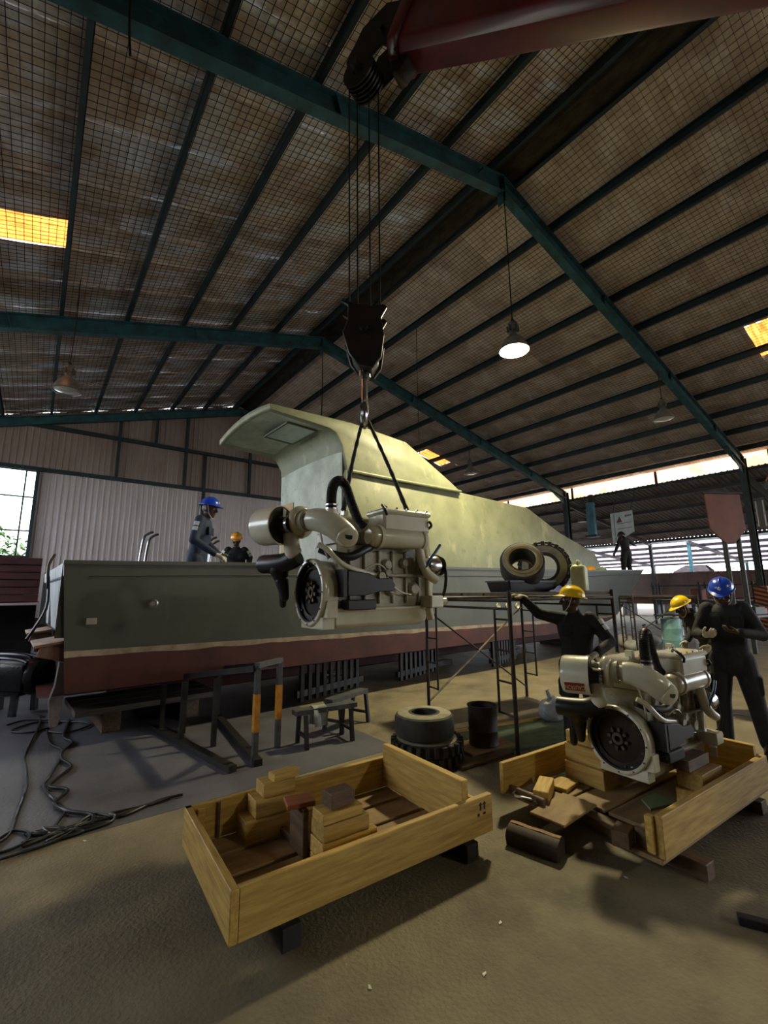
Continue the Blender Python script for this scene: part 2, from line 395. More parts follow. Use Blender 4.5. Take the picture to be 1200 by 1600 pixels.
while x < XR:
    x1 = min(x+.95, XR); m2 = MB(); ribbed(m2, x, x1, 6.1, lambda q: zroof(q)-.02, Y3+.03); m2.build('wall_sheet', WALLB, wb, smooth=0); x = x1
m2 = MB(); m2.b2((XL, Y3-.08, 0), (XR, Y3+.12, .92)); m2.b2((XL, Y3-.08, .9), (-.3, Y3+.12, 3.0)); m2.build('plinth', BRICK, wb, smooth=0)
for z in (6.12, 7.75):
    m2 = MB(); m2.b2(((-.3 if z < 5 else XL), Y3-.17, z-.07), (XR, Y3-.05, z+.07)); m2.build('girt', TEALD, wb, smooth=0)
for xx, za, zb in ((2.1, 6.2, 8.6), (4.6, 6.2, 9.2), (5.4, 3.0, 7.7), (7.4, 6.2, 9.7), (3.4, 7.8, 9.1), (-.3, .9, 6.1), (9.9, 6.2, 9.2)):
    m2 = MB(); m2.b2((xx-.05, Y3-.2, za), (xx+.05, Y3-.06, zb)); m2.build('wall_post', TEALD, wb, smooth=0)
win = thing('window_1', None, None, (0, Y3, 0), kind='structure')
FRM = M('dark_window_steel', (46, 60, 58), .5, var=0)
GLASS = M('window_glass', (235, 245, 240), .03, var=0, trans=1.)
for xx in (-.33, -.62, -1.75, -2.9, -4.0, -5.2, -6.4, -7.55):
    m2 = MB(); m2.b2((xx-.025, -.05, 3.0), (xx+.025, .05, 6.1)); m2.build('window_bar', FRM, win, smooth=0)
for zz in (3.02, 3.9, 5.1, 6.05):
    m2 = MB(); m2.b2((-7.55, -.04, zz-.022), (-.33, .04, zz+.022)); m2.build('window_bar', FRM, win, smooth=0)
# far-left side wall with the same strip of open lights, and the closed end behind the camera
wl = thing('wall_left', None, None, kind='structure')
m2 = MB(); m2.b2((XL-.12, Y0, 0), (XL, Y3, 3.0)); m2.build('plinth', BRICK, wl, smooth=0)
m2 = MB(); m2.b2((XL-.1, Y0, 5.9), (XL, Y3, zl(XL)+.2)); m2.build('wall_sheet', WALLG, wl, smooth=0)
m2 = MB(); m2.b2((XL-.1, Y0, 2.9), (XL, 5.0, 6.0)); m2.build('wall_sheet', WALLG, wl, smooth=0)
for k in range(16):
    yy = Y0+k*2.5; m2 = MB(); m2.b2((XL-.05, yy-.03, 3), (XL+.03, yy+.03, 5.9)); m2.build('window_bar', FRM, wl, smooth=0)
wk = MB(); wk.b2((XL, Y0-.1, 0), (XR, Y0, zroof(XR))); wk.add([(XL, Y0, zl(XL)), (RX, Y0, RZ), (XR, Y0, zr(XR))], [(0, 1, 2)])
wk = wk.build('wall_rear', WALLB, smooth=0); tag(wk, kind='structure')

# ---- right side: clerestory strip, lean-to roof, open yard
cl = thing('trim_1', None, None, kind='structure')
zc = zr(XR)-.05
y = Y0
while y < 30:
    y1 = min(y+1.9, 30); m2 = MB(); n = 10
    V = []
    for k in range(n+1):
        yy = y+.02+(y1-y-.04)*k/n; d = .02*math.sin(k*math.pi/2); V += [(XR+.25+d, yy, zc-.55), (XR+.25+d, yy, zc+.08)]
    m2.add(V, [(2*k, 2*k+2, 2*k+3, 2*k+1) for k in range(n)]); m2.build('clerestory_sheet', CLEAR, cl); y = y1
m2 = MB(); m2.b2((XR+.2, Y0, zc-.66), (XR+.3, 30, zc-.54)); m2.build('sill_beam', TEALD, cl, smooth=0)
for k in range(10):
    m2 = MB(); yy = -12+4*k; m2.b2((XR+.2, yy-.05, zc-.6), (XR+.27, yy+.05, zc+.1)); m2.build('mullion', RUST, cl, smooth=0)
SHEET = M('dark_ribbed_roof_sheet', (120, 112, 112), .6, .2, rgb2=(86, 76, 74), scale=1., rnd=.1)
lt = thing('trim_2', None, None, kind='structure')
LX0, LX1, LZ0, LZ1 = XR+.2, 31., zc-.55, 4.75
def lz(x): return LZ0+(x-LX0)*(LZ1-LZ0)/(LX1-LX0)
y = -8.
while y < 30:
    m2 = MB(); n = 5; w = 1./n; V = []
    for i in range(n):
        b = y+i*w
        for yy, d in ((b, 0), (b+w*.6, 0), (b+w*.7, .04), (b+w*.9, .04)): V += [(LX0, yy, LZ0+d), (LX1, yy, LZ1+d)]
    V += [(LX0, y+1, LZ0), (LX1, y+1, LZ1)]; k = len(V)//2
    m2.add(V, [(2*i, 2*i+1, 2*i+3, 2*i+2) for i in range(k-1)]); m2.build('roof_sheet', SHEET, lt, smooth=0); y += 1.
for x in (23, 25, 27, 29, 30.9):
    m2 = MB(); m2.b2((x-.04, -8, lz(x)-.16), (x+.04, 30, lz(x)-.02)); m2.build('purlin', DKSTEEL, lt, smooth=0)
for y in (-2.7, 4.8, 12.26, 19.7):
    m2 = MB(); m2.bar((LX0, y, lz(LX0)-.26), (LX1, y, lz(LX1)-.26), .1, .2); m2.build('rafter', DKSTEEL, lt, smooth=0)
    m2 = MB(); m2.b2((30.9, y-.08, 0), (31.06, y+.08, LZ1-.2)); m2.build('post', DKSTEEL, lt, smooth=0)
# neighbouring open shed with a pale translucent roof
PALE = translucent('pale_translucent_roof', (150, 136, 145), (132, 118, 127), 1.5)
fs = thing('neighbouring_shed', 'pale translucent-roofed open shed beyond the dark lean-to roof', 'shed', (0, 0, 0))
for y in range(-6, 30, 3):
    m2 = MB(); m2.add([(33.5, y+.02, 4.95), (46, y+.02, 4.0), (46, y+2.98, 4.0), (33.5, y+2.98, 4.95)], [(0, 1, 2, 3)]); m2.build('roof_sheet', PALE, fs)
for x in (33.6, 36, 38.5, 41, 43.5, 45.9):
    m2 = MB(); z = 4.95-(x-33.5)*.076; m2.b2((x-.06, -6, z-.2), (x+.06, 30, z-.02)); m2.build('purlin', GREYSTEEL, fs, smooth=0)
for y in (-3, 4, 11, 18, 25):
    m2 = MB(); m2.bar((33.5, y, 4.72), (46, y, 3.77), .12, .2); m2.build('rafter', GREYSTEEL, fs, smooth=0)
    for x in (33.7, 45.8): m2 = MB(); m2.b2((x-.09, y-.09, 0), (x+.09, y+.09, 4.95-(x-33.5)*.076-.15)); m2.build('post', TEAL, fs, smooth=0)
GROUND = M('yard_ground', (176, 168, 150), .9, rgb2=(140, 140, 116), scale=.6)
m2 = MB(); m2.b2((-60, -60, -.4), (120, 100, -.26)); g = m2.build('ground_outside', GROUND, smooth=0); tag(g, kind='structure')
# ================================================================== PENDANT LAMPS
LAMPGREY = M('lamp_cast_aluminium', (110, 112, 112), .5, .4, rgb2=(70, 70, 70), scale=6)
LAMPSHADE = M('lamp_spun_aluminium', (150, 150, 150), .4, .6, rgb2=(110, 110, 108), scale=4)
LENS = M('lamp_glass_ribbed', (190, 190, 185), .15, var=0, spec=.8)
LITB = emission('second_lit_lamp_glass', (255, 248, 220), LAMP2_STRENGTH)
LIT = emission('lit_lamp_glass', (255, 241, 192), LAMP_STRENGTH)
def lamp(label, loc, cord_top, lit=False, sc=1., group='hanging high-bay lamps'):
    t = thing('pendant_lamp', label, 'lamp', loc, group=group); t.scale = (sc,)*3
    h = (cord_top-loc[2])/sc
    m = MB(); m.lathe([(.05, .34), (.07, .33), (.09, .30), (.14, .26), (.20, .18), (.25, .08), (.275, 0), (.285, -.01), (.27, -.012), (.24, .08), (.19, .17), (.08, .25)], n=28); m.build('shade', LAMPSHADE, t)
    m = MB(); m.lathe([(0, .60), (.05, .60), (.085, .58), (.085, .46), (.07, .44), (.07, .33), (0, .33)], n=18)
    for k in range(8):
        a = k*math.pi/4; m.bar((.07*math.cos(a), .07*math.sin(a), .45), (.115*math.cos(a), .115*math.sin(a), .45), .012, .12)
    m.build('ballast_housing', LAMPGREY, t)
    m = MB(); m.lathe([(.262, 0.012), (.25, -.02), (.2, -.045), (.12, -.062), (0, -.068)] if lit else [(.262, .012), (.22, -.01), (.1, -.03), (0, -.035)], n=28); m.build('lens', (LIT if lit == 1 else LITB) if lit else LENS, t)
    m = MB(); m.lathe([(.012, .60), (.03, .62), (.03, .66), (.012, .68)], n=10); m.tube([(0, 0, .66), (.02, .01, (.66+h)/2), (0, 0, h)], .012, 6); m.build('cord', CABLE, t)
    return t
lamp('only lit pendant lamp, glowing warm white under the nearest roof frame', (6.85, 4.72, 6.2), 9.8, True)
lamp('lit pendant lamp on the rearmost frame behind the camera', (6.85, -10.3, 6.2), 9.8, 2)
lamp('unlit pendant lamp at far left, hanging under a purlin', (.13, 10.9, 5.85), 8.44, False, .95)
lamp('unlit pendant lamp hanging from right slope of the nearest roof frame', (14.08, 4.8, 6.55), 8.3)
lamp('dark unlit pendant lamp above the boat bow, under the middle roof frame', (14.1, 12.26, 6.55), 8.2)
lamp('small unlit lamp under the lean-to roof beside the brown shield board', (26, 7.67, 5.95), 5.75+.75, False, .9)
lamp('small unlit lamp under the lean-to roof beside the dark column', (25, 13.4, 5.6), 5.85+.5, False, .9)
# loose ropes hanging from the roof
m = MB(); m.tube([(6.89, 12.2, 9.75), (6.9, 12.2, 8.5), (6.88, 12.2, 5.2)], .014, 6); tag(m.build('hanging_rope', CABLE), 'thin dark rope hanging from the middle frame apex behind the cabin roof', 'rope')
m = MB(); m.tube([(8.77, 9.58, 9.9), (8.78, 9.6, 8), (8.77, 9.58, 4.6)], .008, 5); tag(m.build('hanging_wire', CABLE), 'thin wire hanging from the right roof slope behind the wheelhouse', 'wire')

m = MB(); m.tube(smooth_path([(.2, 4.62, 8.15), (.19, 4.6, 7.9), (.21, 4.58, 7.5), (.24, 4.58, 7.22)], 4), .014, 6); tag(m.build('hanging_cable', CABLE), 'short dark cable end dangling below the nearest roof frame at upper left', 'cable')
# ================================================================== THE BOAT
BO = (0.23, 6.03, 0); BR = R(2.0)
PRIMER = M('grey_green_hull_primer', (80, 83, 76), .5, rgb2=(66, 69, 63), scale=.9, detail=8, spec=.5)
layered(PRIMER, (94, 96, 87), 3., .58, .7, .4, stretch=(1, 1, .4))
ANTIF = M('dark_red_antifouling', (86, 42, 38), .7, rgb2=(62, 32, 30), scale=2., detail=7)
STRIPE = M('cream_boot_stripe', (168, 150, 128), .65, rgb2=(130, 112, 96), scale=6)
FAIR = M('yellow_green_fairing_primer', (136, 139, 112), .5, rgb2=(116, 120, 95), scale=1.6, detail=8)
layered(FAIR, (158, 158, 126), 2.6, .55, .66, .8, stretch=(1, 1, .5)); layered(FAIR, (98, 104, 72), 4.5, .58, .68, .6, seed=6.)
FAIRI = M('pale_unpainted_glassfibre', (196, 204, 184), .55, rgb2=(160, 166, 148), scale=2.4, detail=8)
layered(FAIRI, (80, 84, 76), 6, .62, .7, .8, stretch=(1, 2, 1))
boat = thing('patrol_boat', 'large unfinished grey boat with red bottom and pale green cabin on stands', 'boat', BO, BR)
def interp(tab, x):
    for (a, va), (b, vb) in zip(tab, tab[1:]):
        if x <= b:
            t = max(0, (x-a)/(b-a)); return va+(vb-va)*t
    return tab[-1][1]
def sm(tab, x, w=.5): return (interp(tab, x-w)+2*interp(tab, x)+interp(tab, x+w))/4
HB = [(0, 1.75), (13.5, 1.75), (15, 1.70), (16.4, 1.5), (17.4, 1.1), (18.2, .5), (18.7, .03)]
SHE = [(0, 2.02), (2.2, 2.07), (6, 2.12), (11, 2.17), (15, 2.28), (18.7, 2.42)]
CHB = [(0, 1.66), (10, 1.66), (12, 1.5), (14, 1.2), (15.5, .85), (17, .35), (17.9, .03), (18.7, .03)]
CHZ = [(0, .61), (10, .61), (13, .66), (15, .78), (16.8, 1.05), (18.7, 1.9)]
KZ = [(0, .33), (11, .33), (14, .42), (16, .62), (17.5, 1.0), (18.7, 1.95)]
CY = 1.75
XS = [i*.25 for i in range(0, 76)]
def hb(x): return sm(HB, x)
def side_pt(x, z, sg):
    zc_, zs = sm(CHZ, x), sm(SHE, x); t = min(1, max(0, (z-zc_)/(zs-zc_)))
    y = sm(CHB, x)+(hb(x)-sm(CHB, x))*(t**.8); xx = x
    if x == 0: xx = .14*(1-t)
    return (xx, CY+sg*y, z)
def half(x, z): return abs(side_pt(x, z, 1)[1]-CY)
def wz(x): return max(1.03-.012*x, sm(CHZ, x)+.02)
random.seed(3)
JAG = {x: random.uniform(-.012, .012) for x in XS}
def strake(zlo, zhi, name, mat, k=2, bevel=0):
    m = MB()
    for sg in (-1, 1):
        rings = []
        for x in XS: rings.append([Vector(side_pt(x, zlo(x)+(zhi(x)-zlo(x))*j/k, sg)) for j in range(k+1)])
        m.loft(rings, caps=False, closed=False)
    return m.build(name, mat, boat, smooth=50)
strake(lambda x: wz(x)+.03, lambda x: sm(SHE, x), 'topside', PRIMER, 5)
strake(lambda x: wz(x)-.035+JAG[x], lambda x: wz(x)+.03, 'boot_stripe', STRIPE, 1)
strake(lambda x: sm(CHZ, x), lambda x: wz(x)-.035+JAG[x], 'hull_side_below_waterline', ANTIF, 3)
m = MB(); rings = []
for x in XS: rings.append([Vector(side_pt(x, sm(CHZ, x), -1)), Vector((x, CY-sm(CHB, x)*.5, (sm(CHZ, x)+sm(KZ, x))/2-.02)), Vector((x, CY, sm(KZ, x))), Vector((x, CY+sm(CHB, x)*.5, (sm(CHZ, x)+sm(KZ, x))/2-.02)), Vector(side_pt(x, sm(CHZ, x), 1))])
m.loft(rings, caps=False, closed=False); m.build('hull_bottom', ANTIF, boat, smooth=50)
m = MB(); m.b2((.8, CY-.06, .16), (13.5, CY+.06, .36)); m.build('keel', ANTIF, boat, bevel=.02)
# gunwale rail and the rubbing seam under it
for sg in (-1, 1):
    m = MB(); rings = []
    for x in XS:
        y = hb(x); z = sm(SHE, x); o = CY+sg*y; i = CY+sg*max(y-.11, 0)
        rings.append([Vector((x, o+sg*.012, z-.03)), Vector((x, o+sg*.012, z+.015)), Vector((x, i, z+.015)), Vector((x, i, z-.03))])
    m.loft(rings); m.build('gunwale_rail', PRIMER, boat, smooth=30)
    m = MB(); m.tube([Vector(side_pt(x, sm(SHE, x)-.16, sg))+Vector((0, sg*.003, 0)) for x in XS[1:-2]], .007, 5); m.build('weld_seam', M('dark_seam', (60, 62, 58), .6, var=0) if sg < 0 else bpy.data.materials['dark_seam'], boat)
    m = MB(); rings = []
    for x in [q for q in XS if q <= 17.8]:
        zz = 1.2 if x < 4 else (2.0 if x > 12.6 else 1.9); 
        rings.append([Vector((x, CY+sg*max(half(x, zz)-.06, .02), zz)), Vector((x, CY+sg*max(hb(x)-.1, .02), sm(SHE, x)))])
    m.loft(rings, caps=False, closed=False); m.build('bulwark_lining', PRIMER, boat)
DECK = M('deck_grey_primer', (104, 106, 100), .7, rgb2=(80, 80, 76), scale=2)
for nm, x0, x1, z in (('cockpit_sole', .1, 4.2, 1.2), ('side_deck', 4.2, 12.6, 2.03), ('foredeck', 12.6, 17.8, 2.02)):
    m = MB(); st = [x0]+[q for q in XS if x0 < q < x1]+[x1]; rings = [[Vector((x, CY-max(half(x, z)-.05, .02), z)), Vector((x, CY+max(half(x, z)-.05, .02), z))] for x in st]
    m.loft(rings, caps=False, closed=False); m.build(nm, DECK, boat)
m = MB(); m.b2((12.6, .12, 1.98), (12.62, 3.38, 2.04)); m.build('deck_step', DECK, boat)
m = MB(); m.b2((4.15, .12, 1.2), (4.18, 3.38, 2.05)); m.build('cockpit_bulkhead', DECK, boat)
# transom: white panel with folded rim and two notches
TRW = M('white_transom_paint', (200, 206, 210), .45, rgb2=(168, 174, 178), scale=2, stretch=(1, 1, .5)); layered(TRW, (120, 124, 126), 5, .6, .7, .5, stretch=(1, 3, .5))
m = MB(); poly = [(.13, 1.22), (.5, 1.22), (.78, 1.72), (1.02, 1.22), (2.3, 1.22), (2.62, 1.70), (2.9, 1.22), (3.37, 1.22), (3.44, 1.86), (.06, 1.86)]
TV = Vector((-.068, 0, 1)); TO = Vector((.14, 0, 0))
m.prism([(y, z-.61) for y, z in poly], TO+Vector((0, 0, .61)), (0, 1, 0), TV, (.03, 0, 0)); m.build('transom_panel', TRW, boat, smooth=0)
m = MB(); m.prism([(.03, 1.25), (3.47, 1.25), (3.49, 1.41), (.01, 1.41)], TO+Vector((-.04, 0, .61)), (0, 1, 0), TV, (.09, 0, 0)); m.build('transom_rim', TRW, boat, smooth=0, bevel=.012)
m = MB(); m.prism([(.1, 0), (1.75, -.28), (3.4, 0), (3.42, 1.24), (.08, 1.24)], TO+Vector((.08, 0, .61)), (0, 1, 0), TV, (.02, 0, 0)); m.build('transom_lower', DKSTEEL, boat, smooth=0)
BRN = M('brown_primed_plate', (112, 74, 64), .6, rgb2=(150, 120, 96), scale=4, stretch=(1, 1, .4))
for y in (.08, 2.3):
    m = MB(); m.box((-.02, y+.42, 1.14), (.30, .84, .03), Matrix.Rotation(R(-8), 3, 'Y')); m.bar((-.12, y+.08, 1.08), (.16, y+.08, 1.0), .02, .14); m.bar((-.12, y+.76, 1.08), (.16, y+.76, 1.0), .02, .14)
    m.build('trim_bracket', BRN, boat, smooth=0, bevel=.005)
for y in (.55, 2.95):   # rudders with curved leading edges
    m = MB(); m.prism([(.02, 0), (.10, .0), (.12, .3), (.18, .45), (.12, .7), (.04, .72), (.02, .45), (-.02, .3)], (.06, y, .18), (1, 0, 0), (0, 0, 1), (0, .05, 0)); m.build('rudder', M('light_grey_rudder', (150, 140, 138), .5, rgb2=(100, 92, 90), scale=4) if y < 1 else bpy.data.materials['light_grey_rudder'], boat, bevel=.012)
m = MB(); m.tube(smooth_path([(.0, 1.5, 2.2), (-.06, 1.35, 2.03), (-.05, 1.2, 1.75), (-.04, 1.5, 1.45), (-.18, 1.55, 1.12)], 5), .018, 6); m.tube(smooth_path([(-.05, 1.32, 1.9), (-.05, 1.05, 1.5), (-.2, 1.1, 1.14)], 5), .018, 6); m.build('transom_cable', CABLE, boat)
# side fittings
m = MB(); m.lathe([(.05, 0), (.055, .012), (.035, .02), (.03, .008), (0, .008)], (.92, -.03, 1.55), (0, -1, 0), 20); m.build('round_hull_fitting', CHROME, boat)
m = MB(); m.box((.31, -.03, 1.37), (.10, .012, .07)); m.build('anode_plate', M('pale_zinc', (150, 146, 136), .5, var=0), boat, bevel=.004)
for x, z in ((7.76, 1.34), (8.1, 1.34), (8.47, 1.33), (9.31, 1.18), (8.9, 1.33)):
    m = MB(); m.lathe([(0, .0), (.05, .0), (.062, .02), (.062, -.03)], Vector(side_pt(x, z, -1))+Vector((0, -.005, 0)), (0, -1, 0), 16); m.build('scupper', M('pale_scupper', (196, 196, 170), .5, var=0) if x == 7.76 else bpy.data.materials['pale_scupper'], boat)
# deckhouse: lofted across the beam
def house(name, prof, ys, camb, mat, inset=None, bevel=.05):
    m = MB(); rings = []
    for k, y in enumerate(ys):
        rr = []
        for i, (x, z, c) in enumerate(prof):
            t = 1-((y-CY)/1.25)**2
            dy = 0 if inset is None else inset[i]*(CY-y)/1.25
            rr.append(Vector((x, y+dy, z+c*camb*t)))
        rings.append(rr)
    m.loft(rings); return m.build(name, mat, boat, smooth=40, bevel=bevel)
YS = [.5, .9, 1.3, 1.75, 2.2, 2.6, 3.0]
house('deckhouse', [(4.05, 1.95, 0), (4.05, 3.84, 0), (6.9, 3.9, 1), (10.07, 3.84, 1), (11.63, 3.32, 1), (14.1, 2.84, .6), (14.75, 2.36, .3), (14.85, 1.7, 0), (12.6, 1.7, 0), (12.5, 1.95, 0)], YS, .14, FAIR, [0, .0, .06, .08, .12, .3, .42, .45, .2, 0], .06)
house('cabin_roof', [(2.6, 4.66, 1), (2.58, 4.78, 1), (4.3, 4.85, 1), (5.68, 4.76, 1), (6.95, 4.10, 1), (7.3, 3.86, 1), (6.8, 3.84, 0), (4.1, 3.83, 0), (4.0, 4.36, .6), (3.88, 4.54, .8), (3.75, 4.6, 1)], YS, .13, FAIR, [.05, .08, .1, .1, .05, .0, -.02, -.03, .03, .04, .05], .035)
m = MB(); m.b2((2.72, .62, 4.655), (3.78, 2.88, 4.66)); m = MB()
V = []; nx = 6
for i in range(nx+1):
    y = .62+2.26*i/nx; z = 4.642+.13*(1-((y-CY)/1.25)**2)-.004; V += [(2.66, y, z+.01), (3.74, y, z-.045)]
m.add(V, [(2*i, 2*i+1, 2*i+3, 2*i+2) for i in range(nx)]); m.build('roof_lining', FAIRI, boat, smooth=60)
m = MB(); zt = 4.70
for a, b in (((3.12, .95), (3.72, .95)), ((3.72, .95), (3.72, 1.9)), ((3.72, 1.9), (3.12, 1.9)), ((3.12, 1.9), (3.12, .95))): m.bar((a[0], a[1], zt-(a[0]-2.7)*.045), (b[0], b[1], zt-(b[0]-2.7)*.045), .035, .03)
hf = m.build('hatch_frame', M('dark_green_sealant', (92, 100, 84), .6, var=0), boat, smooth=0)
m = MB(); m.add([(3.13, .96, zt-.02), (3.71, .96, zt-.045), (3.71, 1.89, zt-.045), (3.13, 1.89, zt-.02)], [(0, 1, 2, 3)]); m.build('hatch_panel', M('pale_hatch_panel', (204, 216, 204), .4, rgb2=(180, 196, 186), scale=6), hf)
# aft bulkhead lining, plywood door blank, side seam
m = MB(); m.b2((4.03, .56, 1.25), (4.055, 2.95, 4.34)); m.build('aft_bulkhead', FAIRI, boat, smooth=0)
m = MB(); m.b2((4.01, 2.35, 1.25), (4.03, 2.85, 3.55)); m.build('plywood_door', M('bare_plywood', (190, 160, 112), .6, rgb2=(164, 132, 88), scale=3, stretch=(1, 1, .2)), boat, smooth=0)
m = MB(); m.tube([(4.1, .44, 3.84), (5.5, .46, 3.85), (7.2, .47, 3.88)], .03, 8); m.tube([(4.06, .47, 2.02), (4.05, .46, 3.84)], .025, 8); m.build('moulded_knuckle', FAIR, boat)
m = MB(); m.b2((4.1, .42, 2.03), (12.4, .50, 2.09)); m.build('cabin_base_flange', M('pale_flange', (176, 170, 150), .5, var=0), boat, bevel=.01)
# bent aluminium handrail ends standing in the cockpit
for x, y, h in ((.92, 1.0, .5), (1.0, 1.05, .48), (2.0, 1.5, .55), (2.06, 1.55, .5)):
    m = MB(); m.tube(smooth_path([(x-.05, y, 1.2), (x, y, 1.9), (x+.04, y, 1.9+h), (x+.09, y, 2.0+h), (x+.16, y, 2.04+h)], 5), .018, 8); m.build('handrail_tube', CHROME, boat)

# ================================================================== CRANE
CRED = M('dark_red_crane_paint', (92, 16, 24), .4, rgb2=(66, 12, 18), scale=3, coat=.3)
CBLK = M('greasy_black_steel', (22, 20, 21), .45, .4, rgb2=(34, 26, 22), scale=5)
crane = thing('mobile_crane', 'dark red telescopic crane boom with black sheave head and steel ropes', 'crane', (6.4, -6.9, 0))
CO = Vector((6.4, -6.9, 0))
def cr(p): return Vector(p)-CO
A = Vector((2.72, 3.05, 7.80)); Bp = Vector((3.67, .58, 6.40)); dirb = (Bp-A).normalized(); E1 = A+dirb*4.6; E2 = A+dirb*11.2
def boxsec(p, q, w, h, name, mat, bev=.03):
    m = MB(); sd = dirb.cross(Vector((0, 0, 1))).normalized(); u = sd.cross(dirb)
    ring = [(-w/2, -h*.3), (-w*.3, -h/2), (w*.3, -h/2), (w/2, -h*.3), (w/2, h/2), (-w/2, h/2)]
    m.loft([[cr(c)+sd*x+u*y for x, y in ring] for c in (p, q)]); return m.build(name, mat, crane, smooth=25, bevel=bev)
boxsec(A, A+dirb*5, .42, .52, 'boom_inner_section', CRED); boxsec(A+dirb*3.9, A+dirb*11.2, .54, .66, 'boom_outer_section', CRED)
boxsec(A-dirb*.02, A+dirb*.12, .5, .6, 'boom_end_collar', CRED)
boxsec(A+dirb*3.85, A+dirb*4.0, .6, .72, 'boom_end_collar', CRED)
sdv = dirb.cross(Vector((0, 0, 1))).normalized(); ub = sdv.cross(dirb)
tipc = Vector((2.4, 3.4, 7.42))
m = MB()
for s in (-.17, .17):   # two cheek plates of the sheave head
    m.prism([(.12, .30), (-.30, .34), (-.56, .10), (-.62, -.30), (-.46, -.50), (-.26, -.30), (-.14, -.16), (.12, -.28)], cr(A)+sdv*s-sdv*.015, dirb*1.0, ub, sdv*.03)
m.build('sheave_head', CBLK, crane, smooth=25, bevel=.01)
m = MB()
for off in (-.09, 0, .09): m.lathe([(.06, -.03), (.2, -.03), (.2, -.012), (.165, -.006), (.165, .006), (.2, .012), (.2, .03), (.06, .03)], cr(tipc)+sdv*off, sdv, 24, True)
m.build('head_sheave', CBLK, crane)
m = MB(); m.lathe([(.04, -.03), (.13, -.03), (.13, .03), (.04, .03)], cr(A-dirb*.3+ub*.25), sdv, 20, True); m.build('idler_sheave', CBLK, crane)
m = MB(); m.prism([(0, 0), (.26, .02), (.2, -.16), (.12, -.2), (.04, -.1)], cr(A)-ub*.26-sdv*.1, dirb, ub, sdv*.2); m.build('rope_anchor', CBLK, crane, bevel=.01)
m = MB(); m.cyl(cr(tipc)-sdv*.22, cr(tipc)+sdv*.22, .045); m.build('sheave_pin', DKSTEEL, crane)
m = MB(); m.cyl(cr(A-dirb*.2)-sdv*.24, cr(A-dirb*.2)+sdv*.24, .03); m.build('sheave_pin', DKSTEEL, crane)
ROPE = M('steel_wire_rope', (30, 28, 27), .4, .6, var=0)
for (dx, z0) in ((-.165, 7.4), (-.075, 7.4), (.06, 7.3), (.165, 7.3)):
    p = Vector((2.4, 3.4, 0))+Vector((.7912, -.6115, 0))*dx
    q = Vector((2.405, 3.4, 0))+Vector((.7912, -.6115, 0))*dx*.95
    m = MB(); m.tube([cr((p.x, p.y, z0)), cr((q.x, q.y, 4.45))], .0085, 6); m.build('hoist_rope', ROPE, crane)
# turret and outrigger base behind the camera
m = MB(); m.b2((-.9, -1.1, .9), (.9, 1.1, 2.0)); m.b2((-1.3, -3, .5), (1.3, 2.2, .95)); m.cyl((0, 0, 1.9), (0, 0, 2.3), .5); m.build('turret', CRED, crane, bevel=.03)
for sx in (-1.4, 1.4):
    for sy in (-2.4, 1.6): m = MB(); m.cyl((sx, sy, 0), (sx, sy, .05), .2); m.cyl((sx, sy, .05), (sx, sy, .8), .07); m.bar((0, sy, .7), (sx, sy, .7), .16, .16); m.build('outrigger', CBLK, crane)
m = MB(); m.bar(cr(A+dirb*6.5)-ub*.3, (.0, -.2, 1.8), .16, .16); m.build('lift_cylinder', DKSTEEL, crane)
m = MB(); m.bar(cr(E2), (0, -.6, 1.7), .5, .5); m.build('boom_pivot', CRED, crane)
# hook block
hook = thing('hook_block', 'black crane hook block with rust marks hanging above the lifted engine', 'hook block', (2.4, 3.4, 3.4))
hx = Vector((.7912, -.6115, 0)); hy = Vector((-hx.y, hx.x, 0))
pr = [(-.06, .20), (.09, .16), (.17, .30), (.20, .62), (.17, .86), (.235, 1.02), (.2, 1.06), (.09, 1.04), (-.09, 1.08), (-.22, 1.14), (-.235, 1.11), (-.16, 1.04), (-.16, .84), (-.21, .66), (-.15, .36)]
pr = [(x, .40+(z-.16)*.755) for x, z in pr]
HB_ = M('black_block_steel', (30, 25, 24), .45, .3, rgb2=(52, 34, 26), scale=5, lo=.5, hi=.7)
m = MB()
for s in (-.14, .105): m.prism(pr, hy*s, hx, Vector((0, 0, 1)), hy*.035)
m.build('cheek_plate', HB_, hook, smooth=25, bevel=.008)
m = MB(); m.prism([(x*.8, z) for x, z in pr if z < 1.0], hy*-.1, hx, Vector((0, 0, 1)), hy*.2); m.build('block_weight', HB_, hook, smooth=25, bevel=.01)
m = MB()
for off in (-.06, .0, .06): m.lathe([(.05, -.025), (.16, -.025), (.16, .025), (.05, .025)], Vector((0, 0, .82))+hy*off, hy, 20, True)
m.build('sheave', CBLK, hook)
m = MB(); m.cyl(hy*-.18+Vector((0, 0, .82)), hy*.18+Vector((0, 0, .82)), .04); m.build('sheave_pin', DKSTEEL, hook)
m = MB(); pts = [Vector((0, 0, .46)), Vector((0, 0, .30)), Vector((0, 0, .17)), Vector((.0, 0, .09))]
for k in range(0, 12):
    a = R(150-k*24); pts.append(hy*(math.cos(a)*.10+.02)*-1+Vector((0, 0, -.05+math.sin(a)*.10)))
m.tube(smooth_path(pts, 3), [.042-.014*abs(i/(len(smooth_path(pts, 3))-1)-.55)*1.6 for i in range(len(smooth_path(pts, 3)))], 10); m.build('hook', CHROME, hook)
m = MB(); m.lathe([(.03, 0), (.06, 0), (.06, .06), (.03, .06)], (0, 0, .36), (0, 0, 1), 14, True); m.build('hook_nut', CHROME, hook)
